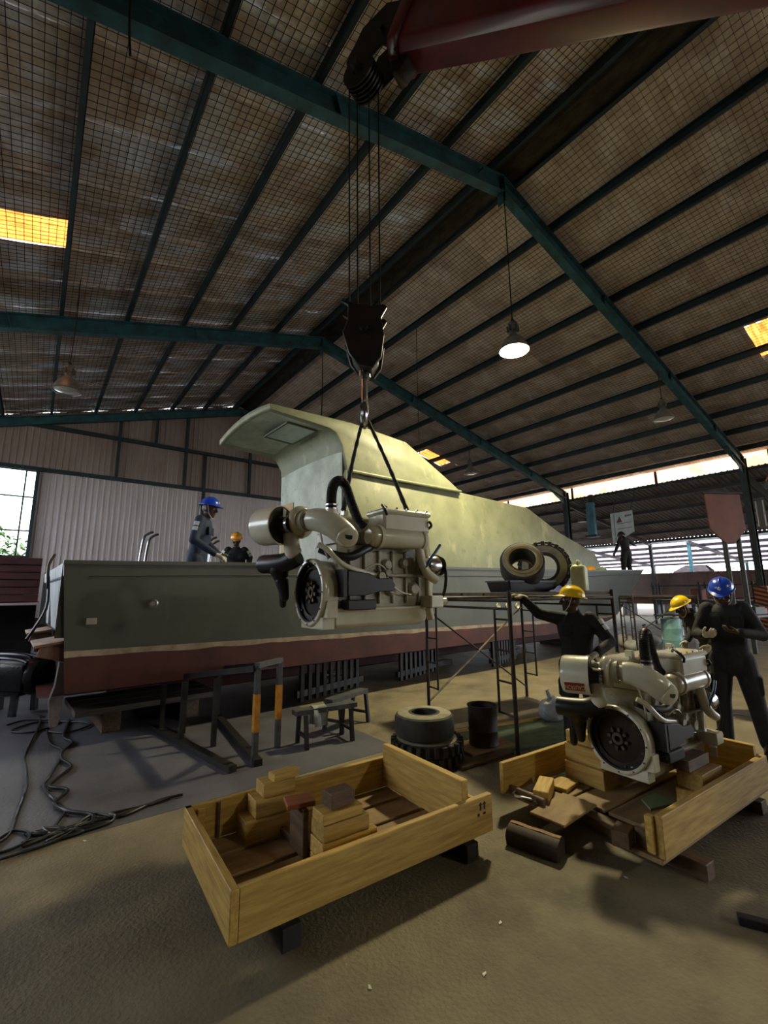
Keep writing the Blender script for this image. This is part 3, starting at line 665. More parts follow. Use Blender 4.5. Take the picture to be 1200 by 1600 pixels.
# ================================================================== CRATES
WOOD = M('pale_pine_board', (192, 160, 82), .6, rgb2=(154, 120, 54), scale=3., stretch=(1.2, 14, 14), detail=8, rnd=.14, bump=.1, bscale=12, bstretch=(1, 14, 14))
layered(WOOD, (96, 62, 34), 5., .70, .76, .8, stretch=(1, 2.4, 2.4))
WOODD = M('dark_stained_board', (104, 80, 54), .65, rgb2=(70, 52, 36), scale=3., stretch=(1.2, 12, 12), detail=8, rnd=.2)
PLY = M('dirty_crate_plywood', (150, 124, 84), .7, rgb2=(112, 88, 58), scale=2.4, stretch=(1, 3, 1), detail=8, rnd=.15)
BTIM = M('dark_skid_timber', (44, 36, 30), .8, rgb2=(28, 24, 21), scale=5)  # much darker brown than the boards, for the first crate's skids
def board(parent, name, c, d, mat=None, rz=0., ry=0., rx=0.):
    """a board with its length on local x so the grain follows it"""
    m = MB(); dims = list(d); swap = dims[1] > dims[0]
    if swap: dims = [dims[1], dims[0], dims[2]]
    m.box((0, 0, 0), dims); return m.build(name, mat or WOOD, parent, smooth=0, bevel=.004, loc=c, rot=(rx, ry, rz+(math.pi/2 if swap else 0)))
C1 = thing('wooden_crate', 'open pine crate without engine in the centre foreground, stepped blocks inside', 'crate', (.83, 2.22, 0), R(-3.))
L, W, ZB, ZT = 1.69, 1.0, .125, .345
def crate_base(t, feet, skip=()):
    for fx in feet:
        board(t, 'skid', (fx, W/2, .05), (.09, W+.06, .095), WOODD)
    for k in range(4):
        if k in skip: continue
        board(t, 'floor_board', (L/2, .13+k*.247, .112), (L-.05, .235, .026), PLY)
# ---- first crate: floor boards with gaps, four side boards
for fx in (.30, 1.50): board(C1, 'skid', (fx, W/2, .05), (.10, W+.0, .10), BTIM)
for y, x0, x1 in ((.14, .3, L-.04), (.38, .08, L-.04), (.62, .04, L-.04), (.86, .04, L-.04)):
    board(C1, 'floor_board', ((x0+x1)/2, y, .113), (x1-x0, .205, .026), PLY)
board(C1, 'front_board', (L/2+.02, .02, (ZB+ZT)/2), (L-.04, .04, ZT-ZB)); board(C1, 'rear_board', (L/2, W-.02, (ZB+ZT)/2), (L, .04, ZT-ZB))
board(C1, 'end_board', (.02, W/2-.0, (ZB+ZT)/2), (.04, W, ZT-ZB)); board(C1, 'tall_end_board', (1.50, W/2, .30), (.055, W-.10, .30))
board(C1, 'end_board', (L-.03, W/2, ZB+.08), (.035, W-.1, .15))
board(C1, 'cleat', (.09, W-.055, .23), (.045, .025, .20), WOOD); board(C1, 'cleat', (.20, W-.05, .235), (.02, .02, .21), WOODD)
m = MB()
for k, x in enumerate((0, .035)):
    m.add([(x-.008, 0, 0), (x+.008, 0, 0), (x+.008, 0, .03), (x+.018, 0, .03), (x, 0, .05), (x-.018, 0, .03), (x-.008, 0, .03)], [tuple(range(7))])
m.b2((-.03, -.0005, -.03), (-.01, .0, -.012)); m.b2((.02, -.0005, -.028), (.045, 0, -.014))
m.build('stencilled_arrows', M('stencil_ink', (40, 34, 24), .8, var=0), C1, smooth=0, loc=(1.58, -.0015, .27))
def blk(name, label, c, d, parent_fr, rz=0., mat=None, group='timber blocks in the crates'):
    o, a = parent_fr; ca, sa = math.cos(a), math.sin(a)
    w = Vector((o[0]+c[0]*ca-c[1]*sa, o[1]+c[0]*sa+c[1]*ca, c[2]))
    b = board(None, name, w, d, mat, a+rz); return tag(b, label, 'wood block', group)
F1 = ((.83, 2.22), R(-3.))
# rear stack
blk('wood_block', 'lowest timber of the rear stepped stack in the empty crate', (.49, .86, .185), (.34, .20, .12), F1)
blk('wood_block', 'second timber of the rear stepped stack in the empty crate', (.52, .87, .295), (.27, .17, .10), F1)
blk('wood_block', 'third timber of the rear stepped stack in the empty crate', (.55, .88, .385), (.22, .15, .08), F1)
blk('wood_block', 'small topmost timber of the rear stack in the empty crate', (.60, .86, .447), (.19, .09, .045), F1, R(6))
# front stack
blk('wood_block', 'lowest timber of the front stepped stack in the empty crate', (.74, .28, .16), (.36, .16, .07), F1)
blk('wood_block', 'second timber of the front stepped stack in the empty crate', (.74, .28, .24), (.36, .16, .085), F1)
blk('wood_block', 'third timber of the front stepped stack in the empty crate', (.72, .29, .325), (.30, .16, .08), F1)
blk('wood_block', 'fourth timber of the front stepped stack in the empty crate', (.70, .29, .395), (.26, .14, .055), F1)
blk('wood_block', 'dark-ended short offcut on top of the front crate stack', (.71, .30, .465), (.16, .11, .08), F1, R(4), WOODD)
blk('upright_board', 'dark brown panel standing between the two stacks in the empty crate', (.56, .52, .255), (.035, .20, .26), F1, 0, WOODD)
blk('wood_offcut', 'reddish wood slip lying on top of the dark panel in the crate', (.56, .52, .40), (.17, .14, .028), F1, R(-12), M('reddish_hardwood', (150, 84, 52), .6, rgb2=(120, 64, 38), scale=4, stretch=(1, 8, 1)))
blk('wood_batten', 'thin batten lying along the floor of the empty crate', (.58, .62, .15), (.04, .5, .045), F1, R(8), WOODD)
# ---- second crate, under the standing engine
C2 = thing('wooden_crate', 'pine crate with one end open, carrying the standing engine at right', 'crate', (3.03, 1.31, 0), R(-3.5), )
L2, W2 = 1.72, 1.10
board(C2, 'skid', (.24, .42, .045), (.10, 1.1, .09), WOODD); board(C2, 'skid', (1.45, .52, .045), (.10, 1.1, .09), WOODD)
for y, x0, x1 in ((.13, -.02, L2-.04), (.39, .30, L2-.04), (.66, .30, L2-.04), (.93, -.02, L2-.04)):
    board(C2, 'floor_board', ((x0+x1)/2, y, .104), (x1-x0, .245, .026), PLY)
board(C2, 'front_board', (L2/2, .02, (ZB+ZT)/2-.005), (L2, .045, ZT-ZB+.01)); board(C2, 'rear_board', (L2/2-.05, W2+.02, (ZB+ZT)/2), (L2+.1, .04, ZT-ZB))
board(C2, 'tall_end_board', (L2-.06, W2/2, .275), (.05, W2-.1, .29)); board(C2, 'end_strip', (-.03, .95, .15), (.03, .32, .06), WOODD)
board(C2, 'corner_post', (-.005, .065, .235), (.045, .045, .2), WOOD)
F2 = ((3.03, 1.31), R(-3.5))
g2 = 'timber blocks under the standing engine'
blk('wood_block', 'bottom timber of the rear stack under the standing engine', (.68, .86, .19), (.22, .34, .14), F2, group=g2)
blk('wood_block', 'middle timber of the rear stack under the standing engine', (.70, .88, .325), (.20, .32, .13), F2, group=g2)
blk('wood_block', 'top timber of the rear stack under the standing engine', (.72, .92, .435), (.16, .26, .09), F2, group=g2)
blk('wood_block', 'bottom timber of the front stack under the standing engine', (.98, .19, .175), (.34, .19, .115), F2, group=g2)
blk('wood_block', 'middle timber of the front stack under the standing engine', (1.02, .20, .29), (.34, .17, .115), F2, group=g2)
blk('wood_block', 'dark top timber of the front stack under the standing engine', (1.0, .24, .385), (.34, .11, .075), F2, 0, WOODD, g2)
blk('wood_block', 'broken timber leaning by the open crate corner, left piece', (-.02, .23, .165), (.14, .10, .09), F2, R(15), WOODD, 'broken timbers at the open crate corner')
blk('wood_block', 'broken timber wedged inside the open crate corner, right piece', (.10, .13, .17), (.15, .09, .10), F2, R(-8), WOODD, 'broken timbers at the open crate corner')
blk('wood_block', 'short timber beside the shackle in the crate', (.14, .92, .165), (.30, .11, .08), F2, R(28), WOOD, 'loose timbers at the crate end')
blk('wood_block', 'flat pale offcut beside the shackle block in the crate', (.40, .94, .135), (.22, .16, .03), F2, R(10), WOOD, 'loose timbers at the crate end')
o = blk('plywood_sheet', 'loose plywood sheet lying across the open end of the crate', (.06, .70, .126), (.46, .26, .018), F2, R(6), PLY)
m = MB(); m.prism([(0, 0), (.24, -.05), (.30, .13), (.10, .12)], (0, 0, 0), (1, 0, 0), (0, 1, 0), (0, 0, .012)); tag(m.build('green_board', M('green_painted_board', (112, 132, 92), .7, rgb2=(90, 108, 74), scale=4), loc=(3.60, 1.62, .119), rot=(0, 0, R(-6)), smooth=0), 'thin green board lying on the crate floor under the engine', 'board')
# shackle lying in the crate
sh = thing('shackle', 'polished steel bow shackle lying in the crate beside timber', 'shackle', (3.06, 2.24, .145), R(25))
m = MB(); pts = [Vector((-.035, -.06, 0))]+[Vector((.055*math.cos(a), .05+.06*math.sin(a), .01)) for a in [R(200-22*k) for k in range(11)]]+[Vector((.035, -.06, 0))]
m.tube(smooth_path(pts, 3), .013, 8); m.build('bow', CHROME, sh)
m = MB(); m.cyl((-.07, -.06, 0), (.07, -.06, 0), .013, n=10); m.cyl((.06, -.06, 0), (.085, -.06, 0), .024, n=6); m.cyl((-.055, -.06, 0), (-.02, -.06, 0), .026, n=10); m.cyl((.02, -.06, 0), (.05, -.06, 0), .026, n=10); m.build('pin', CHROME, sh)
# log block on the floor between the crates
lg = thing('timber_chock', 'blackened half-round timber chock on the floor between the crates', 'timber', (2.76, 1.99, 0), R(-78))
m = MB(); poly = [(-.075, 0), (.075, 0), (.085, .05)]+[(.085*math.cos(a), .05+.06*math.sin(a)) for a in [R(20*k) for k in range(1, 9)]]+[(-.085, .05)]
m.prism(poly, (-.17, 0, 0), (0, 1, 0), (0, 0, 1), (.34, 0, 0)); m.build('block', M('blackened_timber', (38, 30, 25), .7, rgb2=(62, 46, 34), scale=5, stretch=(1, 8, 8)), lg, smooth=40)
m = MB(); m.loft([[Vector((x, .062*math.cos(a)+.005, .055+.06*math.sin(a)+.002*math.sin(x*40))) for a in [R(50+8*k) for k in range(8)]] for x in [-.168+.042*k for k in range(9)]], caps=False, closed=False); m.build('worn_top', M('worn_bare_wood', (150, 112, 68), .7, rgb2=(104, 74, 44), scale=6, stretch=(1, 6, 1)), lg)

# ================================================================== ENGINES
CREAM = M('glossy_cream_engine_enamel', (202, 199, 178), .28, rgb2=(182, 177, 152), scale=3., coat=.5, bump=.06, bscale=25)
CREAMG = M('greyish_cast_engine_enamel', (166, 162, 142), .42, rgb2=(126, 121, 103), scale=5., bump=.25, bscale=30)
EBLK = M('black_engine_plastic', (17, 17, 18), .42, var=0)
FLYW = M('dark_flywheel_steel', (30, 29, 28), .4, .7, rgb2=(50, 44, 38), scale=5)
HUB = M('dull_hub_steel', (96, 86, 74), .45, .7, rgb2=(60, 54, 48), scale=8)
BLUEH = M('blue_hose', (36, 78, 120), .4, var=0)
def rnd_box(t, name, a, b, mat, bevel=.015): m = MB(); m.b2(a, b); return m.build(name, mat, t, bevel=bevel)
def corrugated(t, name, pts, r, mat, pitch=.012):
    P = smooth_path(pts, 10); out = []; rs = []; acc = 0
    L_ = sum((P[i+1]-P[i]).length for i in range(len(P)-1)); n = int(L_/pitch*2)
    for k in range(n+1):
        d = L_*k/n; acc = 0
        for i in range(len(P)-1):
            l = (P[i+1]-P[i]).length
            if acc+l >= d-1e-9: out.append(P[i].lerp(P[i+1], min(1, (d-acc)/max(l, 1e-9)))); break
            acc += l
        rs.append(r if k % 2 else r*.88)
    m = MB(); m.tube(out, rs[:len(out)], 12); return m.build(name, mat, t, smooth=60)
def pipe(t, name, pts, r, mat, n=10, k=5):
    m = MB(); m.tube(smooth_path(pts, k), r, n); return m.build(name, mat, t, smooth=60)
def engine(label, loc, rz, group):
    t = thing('marine_engine', label, 'engine', loc, rz, group)
    # bell housing ring and flywheel
    m = MB(); m.lathe([(.236, .035), (.236, 0), (.262, 0), (.268, .012), (.268, .05), (.255, .075), (.25, .14), (.20, .17), (0.02, .17)], (0, 0, 0), (1, 0, 0), 40)
    m.box((.08, -.235, -.13), (.09, .08, .13)); m.box((.07, .0, -.255), (.08, .36, .06)); m.box((.07, -.16, -.235), (.1, .14, .09))
    m.build('flywheel_housing', CREAM, t, bevel=.004)
    m = MB(); m.lathe([(.235, .0), (.229, .004), (.224, .03), (.185, .034), (.185, .05), (.05, .05), (0.01, .05)], (0, 0, 0), (1, 0, 0), 40); m.build('flywheel', FLYW, t)
    m = MB(); m.lathe([(.220, .012), (.228, .003), (.234, .002), (.234, .02)], (0, 0, 0), (1, 0, 0), 40); m.build('ring_gear', DKSTEEL, t)
    m = MB(); m.lathe([(.022, .05), (.022, .02), (.05, .02), (.055, .05)], (0, 0, 0), (1, 0, 0), 20)
    for k in range(8):
        a = k*math.pi/4+.2; m.box((.035, .075*math.cos(a), .075*math.sin(a)), (.03, .036, .03), Matrix.Rotation(a, 3, 'X'))
    m.build('coupling_hub', HUB, t, bevel=.004)
    m = MB(); 
    for k in range(12):
        a = k*math.pi/6; m.cyl((-.006, .25*math.cos(a), .25*math.sin(a)), (.01, .25*math.cos(a), .25*math.sin(a)), .007, n=6)
    for k in range(6):
        a = k*math.pi/3+.3; m.cyl((.018, .21*math.cos(a), .21*math.sin(a)), (.036, .21*math.cos(a), .21*math.sin(a)), .009, n=6)
    b = m.build('bolt_circle', HUB, t); b['kind'] = 'stuff'
    # block, ribs, pan, head
    m = MB(); m.b2((.15, -.20, -.13), (1.06, .20, .38))
    for k in range(6): m.b2((.25+k*.14, -.225, -.10), (.275+k*.14, .225, .34))
    m.b2((.15, -.235, .12), (1.06, .235, .15)); m.build('engine_block', CREAMG, t, bevel=.008)
    for x, z, r in ((.62, .22, .045), (.80, .24, .04), (.66, .02, .05), (.9, .02, .055)):
        m = MB(); m.lathe([(0, .035), (r*.7, .035), (r, .02), (r*1.15, 0)], (x, -.21, z), (0, -1, 0), 14); m.build('core_plug_boss', CREAMG, t)
    m = MB(); m.loft([[Vector((x0, -w, z)), Vector((x1, -w, z)), Vector((x1, w, z)), Vector((x0, w, z))] for x0, x1, w, z in ((.10, 1.06, .25, -.125), (.10, 1.06, .25, -.15), (.12, 1.04, .235, -.155), (.13, 1.03, .225, -.25), (.17, .99, .19, -.285))]); m.build('oil_pan', CREAM, t, bevel=.008)
    rnd_box(t, 'cylinder_head', (.16, -.17, .38), (1.04, .20, .50), CREAMG, .012)
    # two rocker covers with bolted lids
    for (x0, x1, y0, y1, zt) in ((.50, .99, -.36, -.10, .68), (.22, .97, -.06, .17, .64)):
        c = rnd_box(t, 'rocker_cover', (x0, y0, .49), (x1, y1, zt-.035), CREAM, .02)
        m = MB(); m.b2((x0-.012, y0-.012, zt-.045), (x1+.012, y1+.012, zt)); m.build('cover_lid', CREAM, c, bevel=.015)
        m = MB()
        for k in range(5):
            xx = x0+.03+(x1-x0-.06)*k/4
            for yy in (y0+.01, y1-.01): m.cyl((xx, yy, zt), (xx, yy, zt+.014), .009, n=6)
        q = m.build('lid_bolts', CHROME, c); q['kind'] = 'stuff'
    # jacketed exhaust manifold
    m = MB(); m.lathe([(0, 0), (.06, 0), (.078, .02), (.085, .05), (.085, .52), (.095, .53), (.095, .56), (.085, .57), (.06, .60), (0, .60)], (.38, -.30, .44), (1, 0, 0), 24); m.build('exhaust_manifold', CREAM, t)
    m = MB(); m.lathe([(.085, 0), (.1, 0), (.1, .03), (.085, .03)], (.46, -.30, .44), (1, 0, 0), 24, True); m.build('manifold_band', CREAM, t)
    for x in (.55, .75, .92): m = MB(); m.capsule((x, -.28, .43), (x, -.15, .46), .05, .045); m.build('manifold_branch', CREAMG, t)
    pipe(t, 'water_outlet_pipe', [(.90, -.30, .40), (.93, -.31, .25), (.97, -.33, .15), (1.06, -.34, .09)], .04, CREAM)
    # turbocharger: compressor scroll, centre body, exhaust elbow with end cap
    ax = Vector((-.30, .95, 0)).normalized()
    tc = Vector((-.09, -.03, .56)); m = MB()
    ring = []
    for k in range(25):
        a = R(-90+k*15); rr = .055-.026*(k/24); cc = tc+Vector((0, 0, 1))*math.sin(a)*.085+Vector((.95, .30, 0))*math.cos(a)*.085; ring.append((cc, rr))
    m.tube([c for c, _ in ring], [r for _, r in ring], 12); m.lathe([(.05, -.08), (.075, -.06), (.085, 0), (.07, .06), (.062, .10), (.05, .10)], tc, ax, 24); turbo = m.build('compressor_scroll', CREAM, t, smooth=60)
    m = MB(); m.lathe([(.055, 0), (.06, .015), (.06, .06), (.05, .07)], tc+ax*-.15, ax, 20); m.lathe([(.075, -.01), (.09, -.01), (.09, .01), (.075, .01)], tc+ax*-.08, ax, 24, True); m.build('bearing_housing', CREAMG, t)
    m = MB(); P = smooth_path([tc+ax*-.12, tc+ax*-.2+Vector((.02, 0, -.01)), Vector((.06, -.31, .50)), Vector((.12, -.36, .44)), Vector((.13, -.40, .41))], 5)
    m.tube(P, [.085+.012*math.sin(i/(len(P)-1)*math.pi) for i in range(len(P))], 20); m.build('exhaust_elbow', CREAM, t, smooth=60)
    m = MB(); capax = Vector((-.25, -.95, -.2)).normalized(); m.lathe([(.0, .028), (.05, .028), (.075, .02), (.086, 0), (.088, -.03)], Vector((.13, -.405, .41)), capax, 24); cap = m.build('elbow_end_cap', CREAM, t)
    m = MB(); u, w = perp(capax); o = Vector((.13, -.405, .41))+capax*.0285; m.prism([(-.03, -.012), (.03, -.018), (.022, .01), (-.005, .02), (-.028, .016)], o, u, w, capax*.002); m.build('cap_sticker', EBLK, cap)
    m = MB(); m.lathe([(.035, 0), (.05, .0), (.05, .07), (.035, .07)], (.05, -.29, .56), (0, 0, 1), 18, True); m.build('hose_spigot', CREAM, t)
    corrugated(t, 'breather_hose', [(.05, -.29, .62), (.05, -.29, .74), (.07, -.285, .83), (.13, -.27, .875), (.20, -.25, .84), (.27, -.235, .70), (.33, -.23, .58), (.38, -.24, .52)], .042, EBLK)
    for z in (.635, .665): m = MB(); m.lathe([(.042, -.006), (.047, -.006), (.047, .006), (.042, .006)], (.05, -.29, z), (0, 0, 1), 18, True); m.build('hose_clamp', CHROME, t)
    # intake scroll outlet column and black charge hose
    m = MB(); P = smooth_path([(-.10, .03, .60), (-.13, .06, .55), (-.13, .06, .45), (-.12, .05, .34), (-.09, .04, .29)], 5); m.tube(P, [.06, .062]+[.066]*(len(P)-4)+[.06, .055], 16); m.build('charge_air_column', CREAM, t, smooth=60)
    pipe(t, 'black_charge_hose', [(-.07, .05, .29), (-.13, .14, .245), (-.19, .24, .235), (-.23, .33, .235), (-.24, .36, .235)], .078, EBLK, 14)
    m = MB(); m.capsule((-.16, .22, .20), (-.10, .29, .08), .085, .05); m.capsule((-.12, .25, .10), (-.08, .27, -.04), .06, .035); m.capsule((-.08, .33, .12), (-.06, .36, -.10), .045, .03); m.build('loom_bundle', EBLK, t)
    # air filter drum
    fa = Vector((-.44, .90, 0)).normalized(); fc = Vector((-.27, .15, .53))
    m = MB(); m.lathe([(0, .105), (.12, .105), (.146, .095), (.155, .07), (.157, -.09), (.160, -.10), (.160, -.12), (.150, -.12), (.148, -.03), (0, -.03)], fc, fa, 32); fd = m.build('air_filter_drum', CREAM, t)
    m = MB(); m.lathe([(.147, -.118), (.147, -.115), (.10, -.10), (.075, -.10), (.062, -.15), (.058, -.22)], fc, fa, 28); m.build('filter_neck', EBLK, t)
    m = MB(); m.lathe([(.06, -.19), (.068, -.19), (.068, -.215), (.06, -.215)], fc, fa, 24, True); m.build('neck_band', CHROME, t)
    u = Vector((0, 0, 1)); side = fa.cross(u); pp = fc+fa*-.1145+side*.03+u*.10; m = MB(); m.prism([(-.02, -.03), (.015, -.04), (.02, .03), (-.015, .04)], pp-fa*.004, side, u, fa*.002); m.build('white_tag', WHITEP, t)
    # pipes, looms, starter, front end
    pipe(t, 'oil_drain_pipe', [(-.02, -.22, .36), (.03, -.27, .32), (.09, -.30, .25), (.18, -.31, .19), (.36, -.29, .15), (.56, -.27, .11)], .021, CREAM)
    pipe(t, 'oil_feed_pipe', [(-.04, -.15, .60), (-.02, -.24, .45), (.0, -.26, .34), (.05, -.25, .25)], .008, CREAM)
    pipe(t, 'black_loom', [(.0, -.2, .33), (.10, -.27, .28), (.22, -.31, .27), (.34, -.31, .33), (.42, -.27, .36)], .034, EBLK)
    pipe(t, 'fuel_line', [(.38, -.25, .18), (.48, -.27, .22), (.56, -.28, .18), (.60, -.28, .08), (.72, -.26, .0), (.85, -.25, -.03)], .007, CREAM)
    m = MB(); m.lathe([(0, 0), (.055, 0), (.06, .01), (.06, .16), (.05, .17), (.05, .30), (0, .30)], (.16, -.285, .06), (1, 0, 0), 18); m.capsule((.20, -.27, .14), (.34, -.27, .13), .03); m.b2((.135, -.34, -.04), (.165, -.21, .17)); m.build('starter_motor', EBLK, t)
    m = MB(); m.prism([(0, 0), (.16, 0), (.30, .03), (.42, .03), (.45, .08), (.40, .14), (.28, .13), (.20, .17), (0, .19)], (.17, -.345, -.03), (1, 0, 0), (0, 0, 1), (0, .03, 0)); m.build('starter_guard', EBLK, t, bevel=.006)
    m = MB(); m.cyl((.50, -.24, .12), (.50, -.33, .12), .035, n=16); m.cyl((.57, -.24, .15), (.57, -.32, .15), .03, n=16); m.cyl((.545, -.24, .07), (.545, -.33, .07), .028, n=16); m.build('filter_cluster', CREAMG, t, bevel=.004)
    m = MB(); m.loft([[Vector((x, y, z)) for y, z in ((-.23, -.15), (.22, -.15), (.24, .2), (.14, .5), (-.2, .5), (-.25, .2))] for x in (1.05, 1.11)]); m.build('timing_case', CREAM, t, bevel=.012)
    m = MB(); m.lathe([(0, .07), (.05, .07), (.06, .05), (.105, .05), (.105, .035), (.09, .025), (.105, .012), (.105, 0), (0, 0)], (1.12, -.05, -.02), (1, 0, 0), 24); m.build('crank_pulley', EBLK, t)
    m = MB(); m.lathe([(0, .05), (.06, .05), (.085, .04), (.075, .025), (.085, .01), (0, .0)], (1.13, -.27, .22), (1, 0, 0), 24); m.build('pump_pulley', EBLK, t)
    m = MB(); m.lathe([(0, 0), (.06, 0), (.085, .02), (.09, .05), (.09, .13), (.07, .16), (0, .16)], (.97, -.28, .22), (1, 0, 0), 20); m.build('alternator', CHROME, t)
    m = MB(); n = 40; pts = []
    for k in range(n+1):
        a = 2*math.pi*k/n; pts.append(Vector((1.155, -.16+.20*math.cos(a)-.02*math.sin(a), .10+.23*math.sin(a)*(.9+.2*math.cos(a)*-1))))
    m.tube(pts, .014, 6, False); m.build('drive_belt', EBLK, t)
    pipe(t, 'blue_hose', [(.93, -.34, .18), (.97, -.36, .26), (1.03, -.37, .33), (1.10, -.36, .40)], .013, BLUEH)
    m = MB(); m.b2((.98, -.36, -.14), (1.12, -.20, -.04)); m.lathe([(.02, 0), (.03, 0), (.03, .10), (.02, .10)], (1.10, -.29, -.09), (1, -.15, 0), 14, True); m.bar((.98, -.32, -.14), (1.02, -.30, -.24), .06, .05); m.build('raw_water_pump', CREAM, t, bevel=.008)
    m = MB(); m.b2((.30, -.05, .49), (.345, .02, .70)); m.build('lifting_eye', CREAM, t, bevel=.006)
    m = MB(); m.b2((.93, -.10, .49), (.975, -.04, .72)); m.build('lifting_eye', CREAM, t, bevel=.006)
    pipe(t, 'cover_hose', [(.52, -.37, .62), (.49, -.385, .66), (.50, -.33, .705), (.56, -.28, .71), (.6, -.25, .69)], .011, EBLK)
    m = MB(); m.tube(smooth_path([(.97, -.37, .60), (.985, -.38, .56), (.985, -.30, .53), (1.0, -.2, .55)], 5), .012, 8); m.build('crankcase_hose', EBLK, t)
    m = MB(); m.lathe([(0, .03), (.028, .03), (.034, .02), (.034, 0)], (.99, -.24, .60), (1, 0, 0), 16); m.build('breather_cap', EBLK, t)
    rnd_box(t, 'mount_bracket', (.18, -.33, -.14), (.44, -.22, -.06), EBLK, .008); rnd_box(t, 'mount_bracket', (.18, .22, -.14), (.44, .33, -.06), EBLK, .008)
    rnd_box(t, 'oil_cooler', (.20, .20, .05), (.95, .30, .30), CREAMG, .02)
    return t
E2o = engine('cream marine engine standing on blocks in the right crate', (3.60, 1.82, .54), R(-4), 'two matching cream marine engines')
E1o = dup(E2o, (1.82, 3.41, 1.66), Euler((0, 0, R(-3))), 'cream marine engine hanging in the air from the crane hook')
E1o.scale = (1.05,)*3; E2o.scale = (.9,)*3
# caution band on the standing engine's filter only (wrapped round the drum, upside down as mounted)
fa = Vector((-.44, .90, 0)).normalized(); fc = Vector((-.27, .15, .53)); uz = Vector((0, 0, 1)); ur = fa.cross(uz)*-1
if ur.dot(Vector((-1, -.4, 0))) < 0: ur = -ur
drum = [c for c in E2o.children if c.name.startswith('air_filter_drum')][0]
m = MB(); rr = .1585; rows = []
for k in range(7):
    a = R(-46+k*5.0); n_ = ur*math.cos(a)+uz*math.sin(a); rows.append([fc+n_*rr+fa*s for s in (.070, .02, -.03, -.086)])
m.loft(rows, caps=False, closed=False); m.build('caution_band', M('red_caution_band', (128, 46, 30), .5, var=0), drum)
me = text_mesh('CAUTION', .058, .0003)
for v in me.vertices:
    x, y = v.co.x*.6, v.co.y; a = R(-31)-y/rr; n_ = ur*math.cos(a)+uz*math.sin(a); p = fc+n_*(rr+.0012+v.co.z)+fa*(-.008)+fa*x
    v.co = p
link('caution_lettering', me, M('pale_lettering', (206, 196, 178), .5, var=0), drum)
# ---- lifting slings
SLING = M('black_lifting_sling', (12, 12, 13), .7, var=0)
def sling(label, a, b, mid):
    m = MB(); P = smooth_path([a, Vector(a).lerp(Vector(b), .5)+Vector(mid), b], 10)
    m.tube(P, [.014+.006*math.sin(i*1.3)**2+.008*(i/(len(P)-1))**2 for i in range(len(P))], 8)
    return tag(m.build('lifting_sling', SLING, smooth=60), label, 'sling', 'slings holding the hanging engine')
sling('black sling from the crane hook to the turbocharger end of the hanging engine', (2.375, 3.40, 3.31), (2.13, 3.35, 2.38), (-.015, .0, -.01))
sling('black sling from the crane hook to the rocker-cover end of the hanging engine', (2.425, 3.38, 3.31), (2.84, 3.28, 2.40), (.02, 0, -.01))
# ================================================================== PEOPLE
SKIN = M('dark_brown_skin', (74, 48, 36), .5, rgb2=(58, 38, 29), scale=8)
SUIT = M('dark_navy_coverall', (26, 28, 36), .8, rgb2=(18, 20, 27), scale=6, bump=.5, bscale=14)
SUITB = M('navy_blue_vest_cloth', (24, 44, 74), .75, rgb2=(18, 30, 52), scale=6, bump=.4, bscale=14)
GLOVE = M('off_white_work_glove', (206, 200, 186), .85, rgb2=(168, 160, 142), scale=14)
BOOT = M('black_boot_leather', (18, 17, 16), .5, var=0)
HYEL = M('yellow_helmet_plastic', (240, 200, 20), .3, var=0, coat=.3)
HORA = M('orange_helmet_plastic', (240, 160, 20), .3, var=0, coat=.3)
HBLU = M('blue_helmet_plastic', (20, 66, 190), .3, var=0, coat=.3)
EYEW = M('eye_white', (190, 185, 178), .3, var=0)
PATCH = M('white_sleeve_patch', (200, 204, 210), .6, var=0)
ORANGE = M('orange_neck_cloth', (220, 130, 70), .8, var=0)
def remeshed(mb, name, mat, parent, voxel=.01, smooth=6, fac=.5):
    me = mb.mesh(name, smooth=0); o = bpy.data.objects.new(name, me); COL.objects.link(o)
    r = o.modifiers.new('r', 'REMESH'); r.mode = 'VOXEL'; r.voxel_size = voxel
    s = o.modifiers.new('s', 'SMOOTH'); s.factor = fac; s.iterations = smooth
    dg = bpy.context.evaluated_depsgraph_get(); m2 = bpy.data.meshes.new_from_object(o.evaluated_get(dg))
    bpy.data.objects.remove(o); bpy.data.meshes.remove(me); m2.materials.clear(); m2.name = name
    m2.polygons.foreach_set('use_smooth', [True]*len(m2.polygons))
    return link(name, m2, mat, parent)
V = Vector
def hand_caps(m, w, d, n, right, curl=.5, sc=1., grow=0.):
    """palm and five fingers; d: towards the fingertips, n: the way the palm faces"""
    d = V(d).normalized(); n = (V(n)-d*V(n).dot(d)).normalized(); s = d.cross(n).normalized()*(1 if right else -1)   # s: thumb side
    for k, (off, ln, pl) in enumerate(((.030, .070, .080), (.010, .080, .086), (-.010, .075, .083), (-.029, .058, .074))):
        b = w+s*off*.6*sc+d*.012*sc; kn = w+s*off*sc+d*pl*sc
        m.capsule(b, kn, (.0135+grow)*sc, (.0115+grow)*sc, 8)
        p = kn; a = curl*.6
        for q, fr_ in enumerate((.42, .33, .25)):
            dd = d*math.cos(a)+n*math.sin(a); e = p+dd*ln*fr_*sc; m.capsule(p, e, (.0098-.0008*q+grow)*sc, (.0092-.0008*q+grow)*sc, 8); p = e; a += curl
    p = w+s*.026*sc+d*.022*sc
    for q, (ln, ang) in enumerate(((.042, .75), (.032, .45), (.026, .25))):
        dd = (d*math.cos(ang)+s*math.sin(ang)+n*curl*.5).normalized(); e = p+dd*ln*sc; m.capsule(p, e, (.0125-.001*q+grow)*sc, (.0115-.0012*q+grow)*sc, 8); p = e
